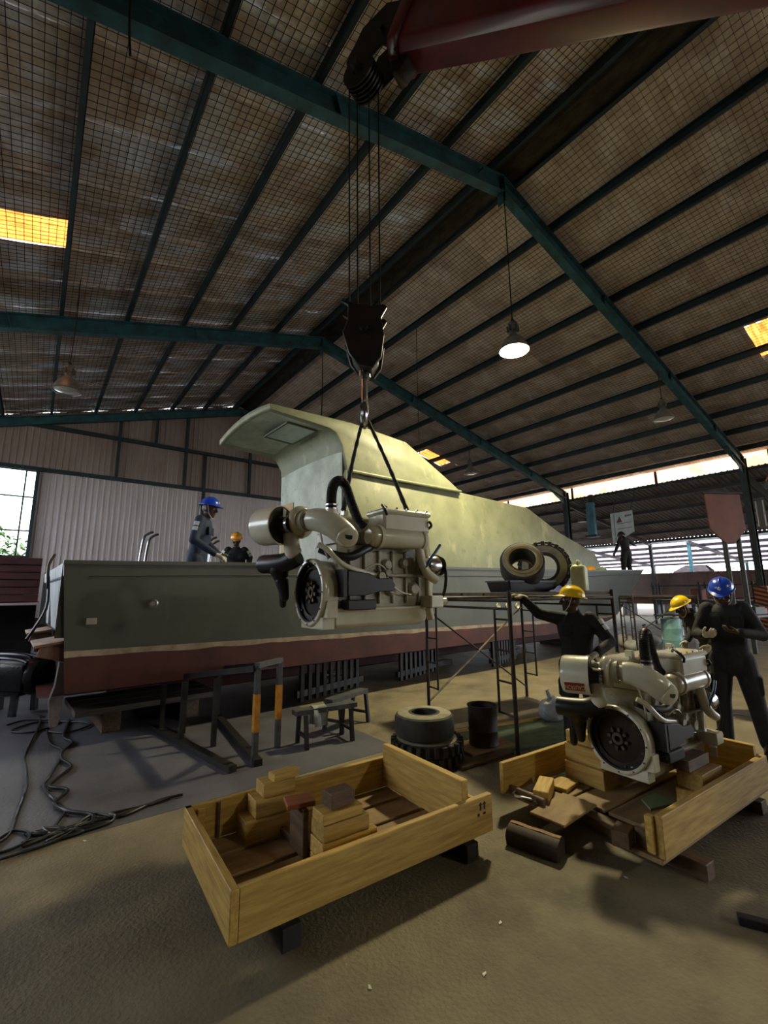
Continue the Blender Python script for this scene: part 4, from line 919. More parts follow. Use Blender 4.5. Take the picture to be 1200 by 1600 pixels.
def person(label, loc, rz, hel, pose, height=1.72, group='workers in dark coveralls', suit=None, orange=False):
    t = thing('person', label, 'person', loc, rz, group)
    S = height/1.72; suit = suit or SUIT
    g = lambda k, d: V(pose.get(k, d))*1.0
    hip = g('hip', (0, 0, .92)); sc = g('sh', (0, 0, 1.42)); hd = g('head', (0, .03, 1.60)); tw = pose.get('twist', 0.)
    rx = V((math.cos(tw), math.sin(tw), 0))           # shoulder line
    fwd = V((-math.sin(tw), math.cos(tw), 0))
    sh = {1: sc+rx*.185, -1: sc-rx*.185}; hp = {1: hip+V((.095, 0, -.03)), -1: hip+V((-.095, 0, -.03))}
    kn = {1: g('kneeR', (.11, .03, .49)), -1: g('kneeL', (-.11, .03, .49))}; an = {1: g('ankR', (.13, 0, .10)), -1: g('ankL', (-.13, 0, .10))}
    el = {1: g('elbR', (.26, -.03, 1.14)), -1: g('elbL', (-.26, -.03, 1.14))}; wr = {1: g('wriR', (.25, .12, .92)), -1: g('wriL', (-.25, .12, .92))}
    f = V(pose.get('look', (0, 1, -.1))).normalized(); u = V((0, 0, 1)); u = (u-f*u.dot(f)).normalized(); r = f.cross(u)
    H = lambda x, y, z: hd+r*x+f*y+u*z
    def torso(m, g_, caps=True):
        rings = []
        for tt, a, b in ((-.14, .10, .085), (-.08, .150, .11), (0., .165, .118), (.18, .155, .112), (.42, .150, .108), (.66, .172, .12), (.84, .182, .115), (.96, .165, .098), (1.06, .085, .075), (1.12, .05, .055)):
            c = hip.lerp(sc, tt); k = max(0, min(1, tt)); xx = V((1, 0, 0)).lerp(rx, k).normalized(); yy = V((0, 1, 0)).lerp(fwd, k).normalized()
            rings.append([c+xx*(a+g_)*math.cos(q*math.pi/10)+yy*(b+g_)*math.sin(q*math.pi/10) for q in range(20)])
        m.loft(rings)
    # --- body: one continuous skin figure
    m = MB(); torso(m, -.02); m.capsule(sc+V((0, 0, .02)), hd+u*-.06-f*.01, .058, .052)
    m.sphere(H(0, -.012, .03), (.001, .001, .001))
    def ell(c, ax, ay, az, n=14, k=10):
        rings = []
        for i in range(k+1):
            th = min(max(math.pi*i/k, .03), math.pi-.03)
            rings.append([c+r*ax*math.sin(th)*math.cos(2*math.pi*j/n)+f*ay*math.sin(th)*math.sin(2*math.pi*j/n)-u*az*math.cos(th) for j in range(n)])
        m.loft(rings)
    ell(H(0, -.008, .025), .076, .097, .098); ell(H(0, .022, -.055), .056, .066, .066); ell(H(0, .055, -.095), .032, .03, .026)
    m.capsule(H(0, .086, .018), H(0, .108, -.022), .012, .017, 8); m.capsule(H(-.02, .096, -.03), H(.02, .096, -.03), .009, .009, 8)
    m.capsule(H(-.05, .072, .034), H(.05, .072, .034), .016, .016, 8); m.capsule(H(-.022, .080, -.062), H(.022, .080, -.062), .011, .011, 8)
    for s in (1, -1): ell(H(.077*s, -.008, -.005), .012, .024, .034, 8, 6); ell(H(.05*s, .05, -.02), .022, .025, .03, 8, 6)
    for s in (1, -1):
        m.capsule(sh[s], el[s], .045, .038); m.capsule(el[s], wr[s], .036, .026)
        m.capsule(hp[s], kn[s], .07, .05); m.capsule(kn[s], an[s], .05, .036); m.capsule(an[s], an[s]+V((0, .14, -.05)), .036, .03)
        key = 'R' if s > 0 else 'L'
        hdir = V(pose.get('hand'+key, wr[s]-el[s])); pn = V(pose.get('palm'+key, (-s, .2, -.2)))
        if pose.get('glove'+key): 
            mg = MB(); mg.capsule(wr[s]-hdir.normalized()*.05, wr[s]+hdir.normalized()*.02, .035, .03, 10); hand_caps(mg, wr[s], hdir, pn, s > 0, pose.get('curl'+key, .5), 1.04, .0025); remeshed(mg, 'glove', GLOVE, t, .006, 3)
        hand_caps(m, wr[s], hdir, pn, s > 0, pose.get('curl'+key, .5))
    remeshed(m, 'body', SKIN, t, .0085, 3)
    for s in (1, -1):
        me = MB(); me.sphere(H(.031*s, .076, .008), .0125, 8, 6); e = me.build('eye', EYEW, t); mp = MB(); mp.sphere(H(.031*s, .0865, .008), .0055, 8, 6); mp.build('pupil', EBLK, e)
    # --- coverall
    m = MB(); torso(m, .012); m.capsule(sc+V((0, 0, .015)), sc+V((0, 0, .055)), .075, .068)
    for s in (1, -1):
        m.capsule(sh[s]-rx*s*.03, el[s], .078, .062); m.capsule(el[s], wr[s]-(wr[s]-el[s]).normalized()*.03, .06, .045)
        m.capsule(hp[s], kn[s], .112, .085); m.capsule(kn[s], an[s]+V((0, 0, .0)), .084, .072)
        md = (hp[s]+kn[s])/2; m.box(md+V((.085*s, 0, -.03)), (.05, .13, .17))
    m.capsule(hip+V((0, 0, -.05)), hip+V((0, 0, .05)), .14, .14)
    remeshed(m, 'coverall', suit, t, .011, 5)
    # pockets and belt line
    for s in (1, -1):
        c = hip.lerp(sc, .74)+rx*.085*s+fwd*.126; m = MB(); m.box((0, 0, 0), (.10, .01, .11), Matrix((rx, fwd, V((0, 0, 1)))).transposed()); m.build('chest_pocket', suit, t, loc=c, bevel=.008)
    for s in (1, -1):
        m = MB(); a = an[s]; m.capsule(a+V((0, -.03, -.045)), a+V((0, .15, -.06)), .052, .04); m.capsule(a+V((0, 0, .06)), a+V((0, -.01, -.04)), .06, .056); m.box(a+V((0, .055, -.088)), (.09, .27, .024)); remeshed(m, 'boot', BOOT, t, .009, 4)
    for key, s in (('patchR', 1), ('patchL', -1)):
        if pose.get(key):
            c = sh[s].lerp(el[s], .42); ax = (el[s]-sh[s]).normalized(); out = V(pose[key]).normalized(); out = (out-ax*out.dot(ax)).normalized(); sd = ax.cross(out)
            m = MB()
            for w0, h0, h1 in ((.035, -.07, -.012), (.035, .004, .06)):
                m.loft([[c+ax*h+(out*math.cos(q)+sd*math.sin(q))*.0765 for q in (-.5, -.25, 0, .25, .5)] for h in (h0, (h0+h1)/2, h1)], caps=False, closed=False)
            p = m.build('sleeve_patch', PATCH, t); p['kind'] = 'stuff'
    if orange: m = MB(); m.capsule(hd+f*.03-u*.15-r*.05, hd+f*.05-u*.18+r*.03, .03, .025); remeshed(m, 'neck_cloth', ORANGE, t, .01, 3)
    # --- helmet
    m = MB(); n = 28; rings = []
    zb = .055
    for k in range(9):
        q = k/8*math.pi/2; rings.append([H(.112*math.cos(q)**.8*math.cos(a), -.006+.134*math.cos(q)**.8*math.sin(a), zb+.112*math.sin(q)) for a in [2*math.pi*j/n for j in range(n)]] if k < 8 else [H(.02*math.cos(a), -.006+.02*math.sin(a), zb+.1125) for a in [2*math.pi*j/n for j in range(n)]])
    m.loft(rings, caps=False); m.add(rings[-1], [tuple(range(n))])
    hs = m.build('helmet', hel, t, smooth=60)
    m = MB(); ring = []
    for a in [2*math.pi*j/n for j in range(n)]:
        pk = max(0, math.sin(a))**3; bk = max(0, -math.sin(a))**3
        i_ = (.110*math.cos(a), -.006+.132*math.sin(a)); o_ = ((.110+.014)*math.cos(a), -.006+(.132+.014+.05*pk+.012*bk)*math.sin(a))
        ring.append((i_, o_, pk))
    m.loft([[H(i[0], i[1], zb+.006) for i, o, p in ring], [H(o[0], o[1], zb-.004-.014*p) for i, o, p in ring], [H(o[0], o[1], zb-.009-.014*p) for i, o, p in ring], [H(i[0], i[1], zb-.004) for i, o, p in ring]], caps=False)
    m.build('helmet_brim', hel, hs, smooth=40)
    m = MB(); P = [H(0, -.006+.128*math.cos(q), zb+.112*math.sin(q)+.003) for q in [math.pi*(.12+.76*k/14) for k in range(15)]]; m.tube(P, .010, 8); m.build('helmet_ridge', hel, hs, smooth=60)
    m = MB(); m.tube(smooth_path([H(.085, .0, zb), H(.08, .02, -.04), H(.055, .05, -.10), H(0, .065, -.125), H(-.055, .05, -.10), H(-.08, .02, -.04), H(-.085, 0, zb)], 4), .005, 6); m.build('chin_strap', WHITEP, hs)
    m = MB(); m.lathe([(0, .004), (.013, .004), (.016, 0)], H(0, .118, zb+.045), f*.9+u*.3, 14); m.build('helmet_badge', WHITEP, hs)
    t.scale = (S,)*3
    return t
def face(dx, dy): return math.atan2(-dx, dy)
# worker at the bulwark, blue helmet, profile to the right
person('worker in blue helmet leaning on the boat gunwale at the stern', (1.80, 6.72, 1.2), face(.86, -.5), HBLU,
       dict(sh=(0, .06, 1.42), head=(0, .13, 1.60), look=(.1, 1, -.12), elbR=(.27, .02, 1.14), wriR=(.20, .30, .95), handR=(.1, .9, -.3), palmR=(0, -.2, -1), gloveR=1, curlR=.5,
            elbL=(-.26, .05, 1.16), wriL=(-.2, .25, .98), gloveL=1, patchR=(1, -.1, .0)), 1.80, suit=SUITB)
person('worker in orange helmet standing low behind the boat gunwale', (2.98, 8.45, 1.26), face(-.45, -.9), HORA,
       dict(head=(0, .09, 1.475), look=(-.1, 1, -.35), gloveR=1, gloveL=1, patchL=(-.6, .8, 0), patchR=(.6, .8, 0), kneeR=(.11, .2, .42), kneeL=(-.11, .2, .42), hip=(0, -.1, .80), sh=(0, .04, 1.28)), 1.62)
person('worker in yellow helmet reaching up to the scaffold platform', (4.66, 2.68, 0), face(-.93, -.42), HYEL,
       dict(sh=(0, .0, 1.38), head=(.02, .03, 1.565), look=(.92, .15, .12), twist=.1, elbR=(.36, .10, 1.43), wriR=(.52, .20, 1.615), handR=(.6, .5, .25), palmR=(.2, .1, -1), gloveR=1, curlR=.65,
            elbL=(-.33, .06, 1.15), wriL=(-.20, .34, 1.05), handL=(.5, .8, -.2), palmL=(.1, .2, -1), gloveL=1, curlL=.5, patchL=(-.8, .6, 0)), 1.69)
person('worker in blue helmet standing at far right looking down at his hands', (6.02, 1.70, 0), face(-.97, -.2), HBLU,
       dict(sh=(0, .02, 1.42), head=(0, .07, 1.59), look=(.05, 1, -.45), elbR=(.27, .06, 1.15), wriR=(.17, .30, 1.16), handR=(-.5, .8, .1), palmR=(-.6, 0, .8), gloveR=1, curlR=.7,
            elbL=(-.28, .04, 1.16), wriL=(-.10, .30, 1.20), handL=(.8, .5, .15), palmL=(.1, -.2, 1), curlL=.6, kneeR=(.13, .02, .49), kneeL=(-.15, .03, .49), ankR=(.14, 0, .10), ankL=(-.20, .02, .10)), 1.74, orange=True)
person('worker in yellow helmet half hidden behind the blue-helmeted man', (7.6, 2.42, 0), face(-.6, .5), HYEL,
       dict(hip=(0, -.08, .9), sh=(0, .16, 1.30), head=(0, .28, 1.43), look=(0, 1, -.5), gloveR=1, gloveL=1), 1.68)
person('worker in dark clothes standing on the boat bow with one arm stretched out', (16.75, 7.45, 2.03), face(.25, .95), M('dark_helmet', (30, 28, 28), .5, var=0),
       dict(sh=(.06, .1, 1.38), head=(.12, .22, 1.50), look=(.7, 1, -.4), elbR=(.44, .12, 1.28), wriR=(.70, .2, 1.20), handR=(1, .2, -.1), elbL=(-.22, .12, 1.16), wriL=(-.34, .16, .92), kneeR=(.13, .05, .48), kneeL=(-.16, .02, .48), ankR=(.16, 0, .1), ankL=(-.22, 0, .1)), 1.80)
# ================================================================== SCAFFOLDS
SCAF = M('worn_scaffold_tube', (70, 62, 54), .5, .5, rgb2=(44, 36, 32), scale=7, bump=.1)
SCAFL = M('bare_brace_tube', (150, 140, 118), .4, .6, rgb2=(104, 94, 78), scale=7)
PLANK = M('dirty_scaffold_plank', (92, 80, 64), .75, rgb2=(62, 52, 42), scale=4, stretch=(1, 10, 10), rnd=.15)
def tubeo(t, name, p, q, r=.021, mat=None):
    m = MB(); m.cyl(p, q, r, n=10); return m.build(name, mat or SCAF, t)
def scaffold(label, loc, rz, a, b, c, d, top, lean=(0, 0)):
    t = thing('scaffold', label, 'scaffold', loc, rz, 'steel frame scaffolds')
    def at(p, z): return V((p[0]+lean[0]*(top-z), p[1]+lean[1]*(top-z), z))
    for p in (a, b, c, d): tubeo(t, 'leg', at(p, 0), at(p, top+(.06 if p in (a, d) else 0)), .023)
    for p, q in ((a, b), (d, c)):
        tubeo(t, 'top_rail', at(p, top-.05), at(q, top-.05)); tubeo(t, 'cross_bar', at(p, top-.14), at(q, top-.14), .015)
        P0, Q0 = V((*p, 0)), V((*q, 0)); u = (Q0-P0).normalized()
        for base, sg in ((P0, 1), (Q0, -1)):
            w = base+u*sg*.26
            tubeo(t, 'ladder_stile', at((w.x, w.y), .35), at((w.x, w.y), top-.15), .014)
            for k in range(4):
                z = .36+k*(top-.55)/3.2; tubeo(t, 'rung', at((base.x, base.y), z), at((w.x, w.y), z), .011)
    for p, q in ((a, d), (b, c)): tubeo(t, 'side_rail', at(p, top-.04), at(q, top-.04), .02)
    tubeo(t, 'diagonal_brace', at(b, top-.2), at(c, .15), .013, SCAF); tubeo(t, 'diagonal_brace', at(c, top-.2), at(b, .15), .015, SCAFL)
    n = 4
    for k in range(n):
        f0, f1 = (k+.04)/n, (k+.96)/n; P = lambda s, e, f: V((s[0]+(e[0]-s[0])*f, s[1]+(e[1]-s[1])*f, 0))
        q = [P(a, b, f0), P(d, c, f0), P(d, c, f1), P(a, b, f1)]
        m = MB(); m.add([x+V((0, 0, top)) for x in q]+[x+V((0, 0, top+.04)) for x in q], [(3, 2, 1, 0), (4, 5, 6, 7), (0, 1, 5, 4), (1, 2, 6, 5), (2, 3, 7, 6), (3, 0, 4, 7)])
        m.build('platform_plank', PLANK, t, smooth=0, bevel=.004)
    return t
S1 = (4.1, 3.1)
scaffold('dark steel scaffold carrying tyres, beside the boat hull', (4.1, 3.1, 0), 0, (0, 0), (.40, 1.75), (2.3, 1.5), (1.85, -.22), 1.60)
scaffold('distant empty scaffold standing in front of the boat bow', (12.55, 5.55, 0), R(-36), (0, 0), (.2, 1.0), (1.9, 1.0), (1.75, 0), 1.46)

# ================================================================== TYRES
RUB = M('dusty_tyre_rubber', (52, 50, 44), .8, rgb2=(34, 33, 30), scale=9, bump=.2)
RUBT = M('dusty_pale_tyre_face', (150, 145, 122), .8, rgb2=(118, 112, 92), scale=7)
RIM = M('yellowed_rim_paint', (176, 160, 110), .5, rgb2=(140, 122, 84), scale=6)
def tyre(label, loc, rot, r=.3, w=.22, hole=.13, lugs=0, rim=False, group=None):
    t = thing('tyre', label, 'tyre', loc, 0, group); t.rotation_euler = rot
    prof = [(hole, 0), (hole+.03, 0), (hole+.035, .008), (r-.04, .008), (r-.012, .022), (r, .05), (r, w-.05), (r-.012, w-.022), (r-.04, w-.008), (hole+.035, w-.008), (hole+.03, w), (hole, w), (hole-.01, w*.5)]
    m = MB(); m.lathe(prof, n=40, closed=True); m.build('tyre_body', RUB, t)
    m = MB(); m.lathe([(hole+.03, w-.001), (hole+.034, w-.002), (r-.045, w-.002), (r-.03, w-.010)], n=40); m.build('sidewall', RUBT, t)
    if lugs:
        m = MB()
        for k in range(lugs):
            a = 2*math.pi*k/lugs
            for z, o in ((w*.28, 0), (w*.74, .5)):
                b = a+o*2*math.pi/lugs; m.box((math.cos(b)*(r+.008), math.sin(b)*(r+.008), z), (.045, r*3.2/lugs, w*.42), Matrix.Rotation(b, 3, 'Z'))
        q = m.build('tread_lug', RUB, t, smooth=0, bevel=.004); q['kind'] = 'stuff'
    if rim:
        m = MB(); m.lathe([(hole+.055, w-.004), (hole+.055, w+.012), (hole+.03, w+.016), (hole+.012, w+.004), (hole, w-.02), (hole-.004, .01)], n=40); m.build('rim', RIM, t)
    return t
tyre('lower worn tyre of the two stacked on the floor', (3.30, 3.60, 0), (0, 0, 0), .335, .22, .13, 26, group='tyres stacked on the floor')
tyre('upper pale-faced tyre of the two stacked on the floor', (3.27, 3.60, .225), (0, 0, .2), .30, .23, .13, group='tyres stacked on the floor')
tyre('smooth tyre with a pale rim tilted on the scaffold platform', (4.93, 3.50, 1.90), (R(62), R(-12), R(-46)), .27, .30, .15, rim=True, group='tyres on the scaffold')
tyre('lugged tyre standing on the scaffold behind the smooth one', (5.62, 3.62, 1.97), (R(90), 0, R(-58)), .32, .22, .17, 22, group='tyres on the scaffold')
# things on the platform
BLU = M('blue_cloth', (34, 50, 130), .85, rgb2=(24, 34, 96), scale=10)
def cloth(name, label, loc, sx, sy, h, mat, seed, cat='cloth', rz=0.):
    random.seed(seed); m = MB(); n = 14; ph = [random.uniform(0, 6) for _ in range(6)]; G = []
    for i in range(n+1):
        for j in range(n+1):
            u, v = i/n*2-1, j/n*2-1; e = max(abs(u), abs(v)); k = 1-.18*math.sin(3*math.atan2(v, u)+ph[0])
            z = h*(1-e**2)*(.55+.45*math.sin(4*u+ph[1])*math.sin(5*v+ph[2]))+h*.25*abs(math.sin(6*u+ph[3]+3*v))*(1-e)
            G.append((u*sx/2*k, v*sy/2*k, max(.004, z+.004)))
    m.add(G, [(i*(n+1)+j, (i+1)*(n+1)+j, (i+1)*(n+1)+j+1, i*(n+1)+j+1) for i in range(n) for j in range(n)])
    o = m.build(name, mat, loc=loc, rot=(0, 0, rz), smooth=80); return tag(o, label, cat)
cloth('blue_cloth', 'crumpled blue cloth on the scaffold platform edge', (5.17, 3.12, 1.64), .34, .2, .07, BLU, 3)
tub = thing('plastic_tub', 'low black tub on the scaffold under the tilted tyre', 'tub', (4.86, 3.48, 1.64), R(-8))
m = MB(); m.loft([[V((x*s, y*s, z)) for x, y in ((-.40, -.2), (.40, -.2), (.40, .2), (-.40, .2))] for s, z in ((.9, 0), (1, .13), (.95, .13), (.86, .02))]); m.build('tub_shell', EBLK, tub, smooth=0, bevel=.01)
m = MB()
for a, b in (((-.4, -.2), (.4, -.2)), ((.4, -.2), (.4, .2)), ((.4, .2), (-.4, .2)), ((-.4, .2), (-.4, -.2))): m.bar((*a, .13), (*b, .13), .03, .015)
m.build('tub_rim', EBLK, tub)
jc = thing('jerry_can', 'pale yellow-green plastic jerry can on the scaffold corner', 'jerry can', (5.55, 3.08, 1.64), R(20))
JM = M('pale_jerry_plastic', (190, 190, 140), .45, rgb2=(160, 160, 112), scale=6)
m = MB(); m.loft([[V((x*k, y*k, z)) for x, y in ((-.13, -.085), (.13, -.085), (.13, .085), (-.13, .085))] for k, z in ((.95, 0), (1, .02), (1, .27), (.9, .32), (.6, .34))]); m.build('can_body', JM, jc, bevel=.014)
m = MB(); m.tube(smooth_path([(-.08, 0, .33), (-.06, 0, .38), (.04, 0, .385), (.07, 0, .34)], 4), .016, 8); m.build('handle', JM, jc)
m = MB(); m.cyl((.1, 0, .33), (.1, 0, .375), .028); m.build('cap', M('can_cap', (200, 195, 170), .5, var=0), jc)
# on the bow
bx = Matrix.Rotation(BR, 3, 'Z')
def bl(x, y, z): return bx @ V((x, y, z))+V(BO)
hm = thing('hard_hat', 'orange hard hat lying on the boat foredeck rail', 'helmet', bl(12.5, .22, 2.2), 0)
m = MB(); m.lathe([(.15, 0), (.135, .012), (.128, .06), (.10, .115), (.05, .145), (0, .152)], n=24); m.build('shell', HORA, hm, smooth=60)
m = MB(); m.lathe([(.13, .004), (.17, -.002), (.17, .006), (.13, .014)], n=24); m.build('brim', HORA, hm)
cloth('green_cloth', 'pale green cloth heaped on the boat foredeck rail', bl(13.3, .25, 2.22), .75, .2, .14, M('pale_green_cloth', (170, 190, 120), .8, rgb2=(130, 150, 90), scale=10), 8)

# ================================================================== FLOOR CLUTTER
dr = thing('steel_drum', 'rusty open steel drum beside the scaffold leg', 'drum', (4.02, 3.48, .03))
DRM = M('rusty_dark_drum', (58, 44, 36), .6, .4, rgb2=(36, 28, 25), scale=4, bump=.1)
m = MB(); m.lathe([(0, 0), (.15, 0), (.16, .01), (.155, .02), (.155, .14), (.162, .15), (.155, .16), (.155, .38), (.165, .395), (.165, .405), (.15, .405), (.148, .02), (0, .02)], n=32); m.build('shell', DRM, dr)
m = MB(); m.tube(smooth_path([(-.16, 0, .34), (-.2, .02, .26), (-.17, .02, .2)], 4), .006, 6); m.build('bail_handle', DKSTEEL, dr)
board(None, 'floor_plank', (3.72, 3.22, .015), (.72, .14, .03), WOODD, R(-4)).name = 'loose_plank'
tag(bpy.data.objects['loose_plank'], 'dark plank on the floor in front of the rusty drum', 'plank')
o = board(None, 'loose_plank', (4.02, 3.48, .015), (.62, .4, .03), PLY, R(-10)); tag(o, 'plywood piece under the rusty drum', 'plank')
gb = thing('green_floor_board', 'large green painted board lying on the floor under the scaffold', 'board', (4.72, 3.42, 0), R(-14))
m = MB(); m.box((0, 0, .014), (1.5, .72, .028)); m.build('panel', M('dirty_green_board', (92, 110, 80), .7, rgb2=(66, 80, 58), scale=4, stretch=(1, 3, 1)), gb, smooth=0, bevel=.004)
m = MB(); m.box((0, .375, .025), (1.5, .05, .05)); m.build('edge_batten', WOOD, gb, smooth=0, bevel=.004)
tr = thing('white_tray', 'small white sheet-metal tray tipped beside the tyre stack', 'tray', (3.76, 3.72, .03), R(30))
m = MB(); m.loft([[V((x*k, y*k, z)) for x, y in ((-.14, -.07), (.14, -.07), (.14, .07), (-.14, .07))] for k, z in ((.8, 0), (1, .08), (.96, .08), (.76, .012))]); m.build('pan', WHITEP, tr, smooth=0); tr.rotation_euler = (R(35), R(10), R(30))
m = MB(); m.bar((-.14, -.07, .08), (.14, -.07, .08), .012, .012); m.build('lip', WHITEP, tr)
m = MB(); random.seed(11); rings = []
for k in range(9):
    z = .30*k/8; rr = .17*math.sin(math.pi*(.16+.80*k/8))**.7*(1 if k < 7 else .55)
    rings.append([V((rr*1.25*math.cos(a)*(1+.14*math.sin(5*a+k)), rr*.9*math.sin(a)*(1+.14*math.cos(4*a+2*k)), z)) for a in [2*math.pi*j/22 for j in range(22)]])
m.loft(rings); bag = thing('plastic_bag', 'grey plastic bag on the floor behind the standing engine', 'bag', (5.42, 3.52, .03))
m.build('bag_body', M('grey_plastic_film', (140, 148, 158), .35, rgb2=(110, 116, 124), scale=6, bump=.5, bscale=9), bag, smooth=80)
m = MB(); m.tube([(-.05, 0, .28), (-.07, .02, .36), (-.03, .02, .37)], [.03, .02, .008], 8); m.build('knot', bpy.data.materials['grey_plastic_film'], bag)
o = board(None, 'steel_offcut', (3.02, .86, .02), (.24, .05, .04), DKSTEEL, R(-65)); tag(o, 'dark steel bar offcut at the right floor edge', 'offcut')
for k, (x, y) in enumerate(((1.72, 1.55), (1.30, 1.80), (.46, 3.96), (2.05, 1.72), (2.9, 1.5), (1.5, 1.42))):
    m = MB(); m.prism([(0, 0), (.022, .004), (.026, .012), (.004, .014)], (0, 0, .0005), (1, 0, 0), (0, 1, 0), (.001, 0, .002)); tag(m.build('paper_scrap', WHITEP, loc=(x, y, 0), rot=(0, 0, k*1.1), smooth=0), 'tiny white scrap lying on the concrete floor', 'scrap', 'tiny white scraps on the floor')
# cables over the floor at left
def cable(label, pts, r=.011):
    m = MB(); m.tube(smooth_path([(x, y, r+.001+.012*(i % 3 == 1)*(r < .02)*.4) for i, (x, y) in enumerate(pts)], 8), r, 6); return tag(m.build('floor_cable', CABLE, smooth=60), label, 'cable', 'cables lying on the floor at left')
cable('black cable running straight from the stern towards the left floor edge', [(.25, 8.2), (.22, 7.5), (.10, 6.4), (.11, 5.9), (.12, 5.3), (.07, 4.7), (.03, 4.35), (-.06, 4.22), (-.02, 4.12), (.12, 4.16), (.14, 4.3), (.05, 4.42), (-.05, 4.3), (-.2, 4.05)])
cable('thick black cable with wavy bends crossing the floor beside the stern', [(.55, 7.7), (.45, 6.8), (.52, 6.5), (.42, 6.2), (.40, 5.9), (.46, 5.6), (.34, 5.35), (.28, 5.15), (.40, 4.98), (.30, 4.75), (.38, 4.5), (.52, 4.32), (.50, 4.15)], .015)
cable('black cable snaking from the stern into the tangle', [(.3, 7.3), (.32, 6.6), (.42, 6.2), (.30, 5.5), (.24, 5.2), (.30, 4.85), (.36, 4.55), (.30, 4.3), (.36, 4.18)])
cable('looped black cable lying across the floor behind the stern', [(-.1, 7.9), (.1, 8.0), (.45, 7.7), (.2, 7.3), (-.05, 7.5), (.2, 7.8), (.6, 7.5), (.75, 7.2), (.5, 7.0), (.3, 7.2)])
random.seed(21)
for k in range(3):
    pts = [(.1+.6*random.random(), 4.08+.25*random.random()) for _ in range(9)]; pts.sort(key=lambda q: q[0]+random.uniform(-.25, .25))
    cable(['tangled black cable heap, lowest strand', 'tangled black cable heap, middle strand', 'tangled black cable heap, topmost strand reaching right'][k], pts+[(.72+.12*k, 4.22+.03*k), (.95+.1*k, 4.26)])
cable('black cable lying along the left frame edge in front of the tangle', [(-.35, 3.98), (-.1, 4.0), (.1, 4.03), (.3, 4.07), (.45, 4.2)])

# ================================================================== UNDER THE BOAT
CONC = M('grey_concrete_block', (92, 90, 86), .85, rgb2=(66, 64, 60), scale=5, bump=.3)
for k, x in enumerate((1.4, 4.4, 7.4, 10.4, 13.0)):
    p = bl(x, CY, 0); kb = thing('keel_block', ['concrete keel block under the stern', 'second concrete keel block from the stern', 'middle concrete keel block under the boat', 'fourth concrete keel block from the stern', 'concrete keel block nearest the bow'][k], 'keel block', p, BR, 'keel blocks under the boat')
    m = MB(); m.box((0, 0, .06), (.5, .9, .12)); m.build('block', CONC, kb, smooth=0, bevel=.01); m = MB(); m.box((0, 0, .14), (.3, .6, .035)); m.build('wood_pad', WOODD, kb, smooth=0)
STAND = M('grey_stand_paint', (84, 88, 90), .5, .2, rgb2=(52, 52, 52), scale=6)
st = thing('boat_stand', 'steel boat stand with two yellow-banded posts under the hull side', 'stand', (1.9, 4.6, 0))
for (x, y, h) in ((0, 0, .93), (.38, .30, .90)):
    m = MB(); m.box((x, y, h/2), (.055, .055, h)); p = m.build('post', STAND, st, smooth=0, bevel=.004)
    m = MB(); m.box((x, y, .47), (.058, .058, .36)); m.build('yellow_band', YELLOW, p, smooth=0)
m = MB(); m.bar((-.02, -.02, .93), (.40, .32, .91), .06, .05); m.build('top_rail', STAND, st, smooth=0)
m = MB(); m.bar((-.02, 0, .90), (-.30, 1.5, .66), .07, .06); m.build('sloping_arm', DKSTEEL, st, smooth=0)
m = MB(); m.bar((.38, .3, .88), (.2, 1.8, .66), .07, .06); m.build('sloping_arm', DKSTEEL, st, smooth=0)
for x, y in ((-.30, 1.5), (-.16, .78), (.2, 1.8), (-.42, 1.1), (-.5, 1.7)): m = MB(); m.box((x, y, .33), (.05, .05, .66 if y > 1 else .78)); m.build('rear_post', DKSTEEL, st, smooth=0)
m = MB(); m.bar((-.25, -.1, .03), (-.55, 1.9, .03), .08, .06); m.build('base_beam', DKSTEEL, st, smooth=0)
m = MB(); m.bar((.0, -.1, .03), (.25, 2.0, .03), .08, .06); m.build('base_beam', DKSTEEL, st, smooth=0)
cf = thing('cradle_rail', 'row of dark upright cradle posts under the middle of the hull', 'cradle', (3.35, 6.6, 0))
for k in range(9):
    t_ = k/8; x, y = .1+1.3*t_, 0+.4*t_-1.2*t_*t_*0
    m = MB(); m.box((x*1.0, y, .35), (.06, .06, .70)); m.build('post', DKSTEEL, cf, smooth=0)
m = MB(); m.bar((0, 0, .12), (1.55, .45, .12), .07, .10); m.build('lower_rail', DKSTEEL, cf, smooth=0)
m = MB(); m.bar((0, 0, .68), (1.55, .45, .68), .07, .06); m.build('upper_rail', DKSTEEL, cf, smooth=0)
cf2 = dup(cf, (5.6, 6.9, 0), None, 'row of dark upright cradle posts under the forward hull'); cf3 = dup(cf, (8.2, 6.8, 0), None, 'row of dark upright cradle posts nearest the bow')
cf3['group'] = cf2['group'] = cf['group'] = 'cradle post rows under the boat'
sw = thing('sawhorse', 'low steel trestle under the hull with a grey rag on it', 'trestle', (2.50, 4.75, 0), R(-6))
for x in (0, .55):
    for y in (-.14, .14): m = MB(); m.bar((x, y, 0), (x, y*.7, .34), .04, .04); m.build('leg', DKSTEEL, sw, smooth=0)
    m = MB(); m.bar((x, -.13, .12), (x, .13, .12), .03, .03); m.build('cross_bar', DKSTEEL, sw, smooth=0)
m = MB(); m.box((.275, 0, .36), (.75, .14, .05)); m.build('beam', STAND, sw, smooth=0)
o = dup(sw, (3.05, 5.0, 0), Euler((0, 0, R(20))), 'second low steel trestle beyond the rag-covered one'); o['group'] = sw['group'] = 'low trestles under the hull'
m = MB(); n = 10; G = []
for i in range(n+1):
    for j in range(7):
        u = i/n*2-1; z = 0 if abs(u) < .3 else -(abs(u)-.3)*.30; G.append((.02*math.sin(j*2+u*3)+.028*(j-3)*(1+.12*u), .075*min(1, abs(u)/.3)*(1 if u > 0 else -1)+.02*math.sin(j+3*u), z+.012*math.sin(j*1.7)*abs(u)))
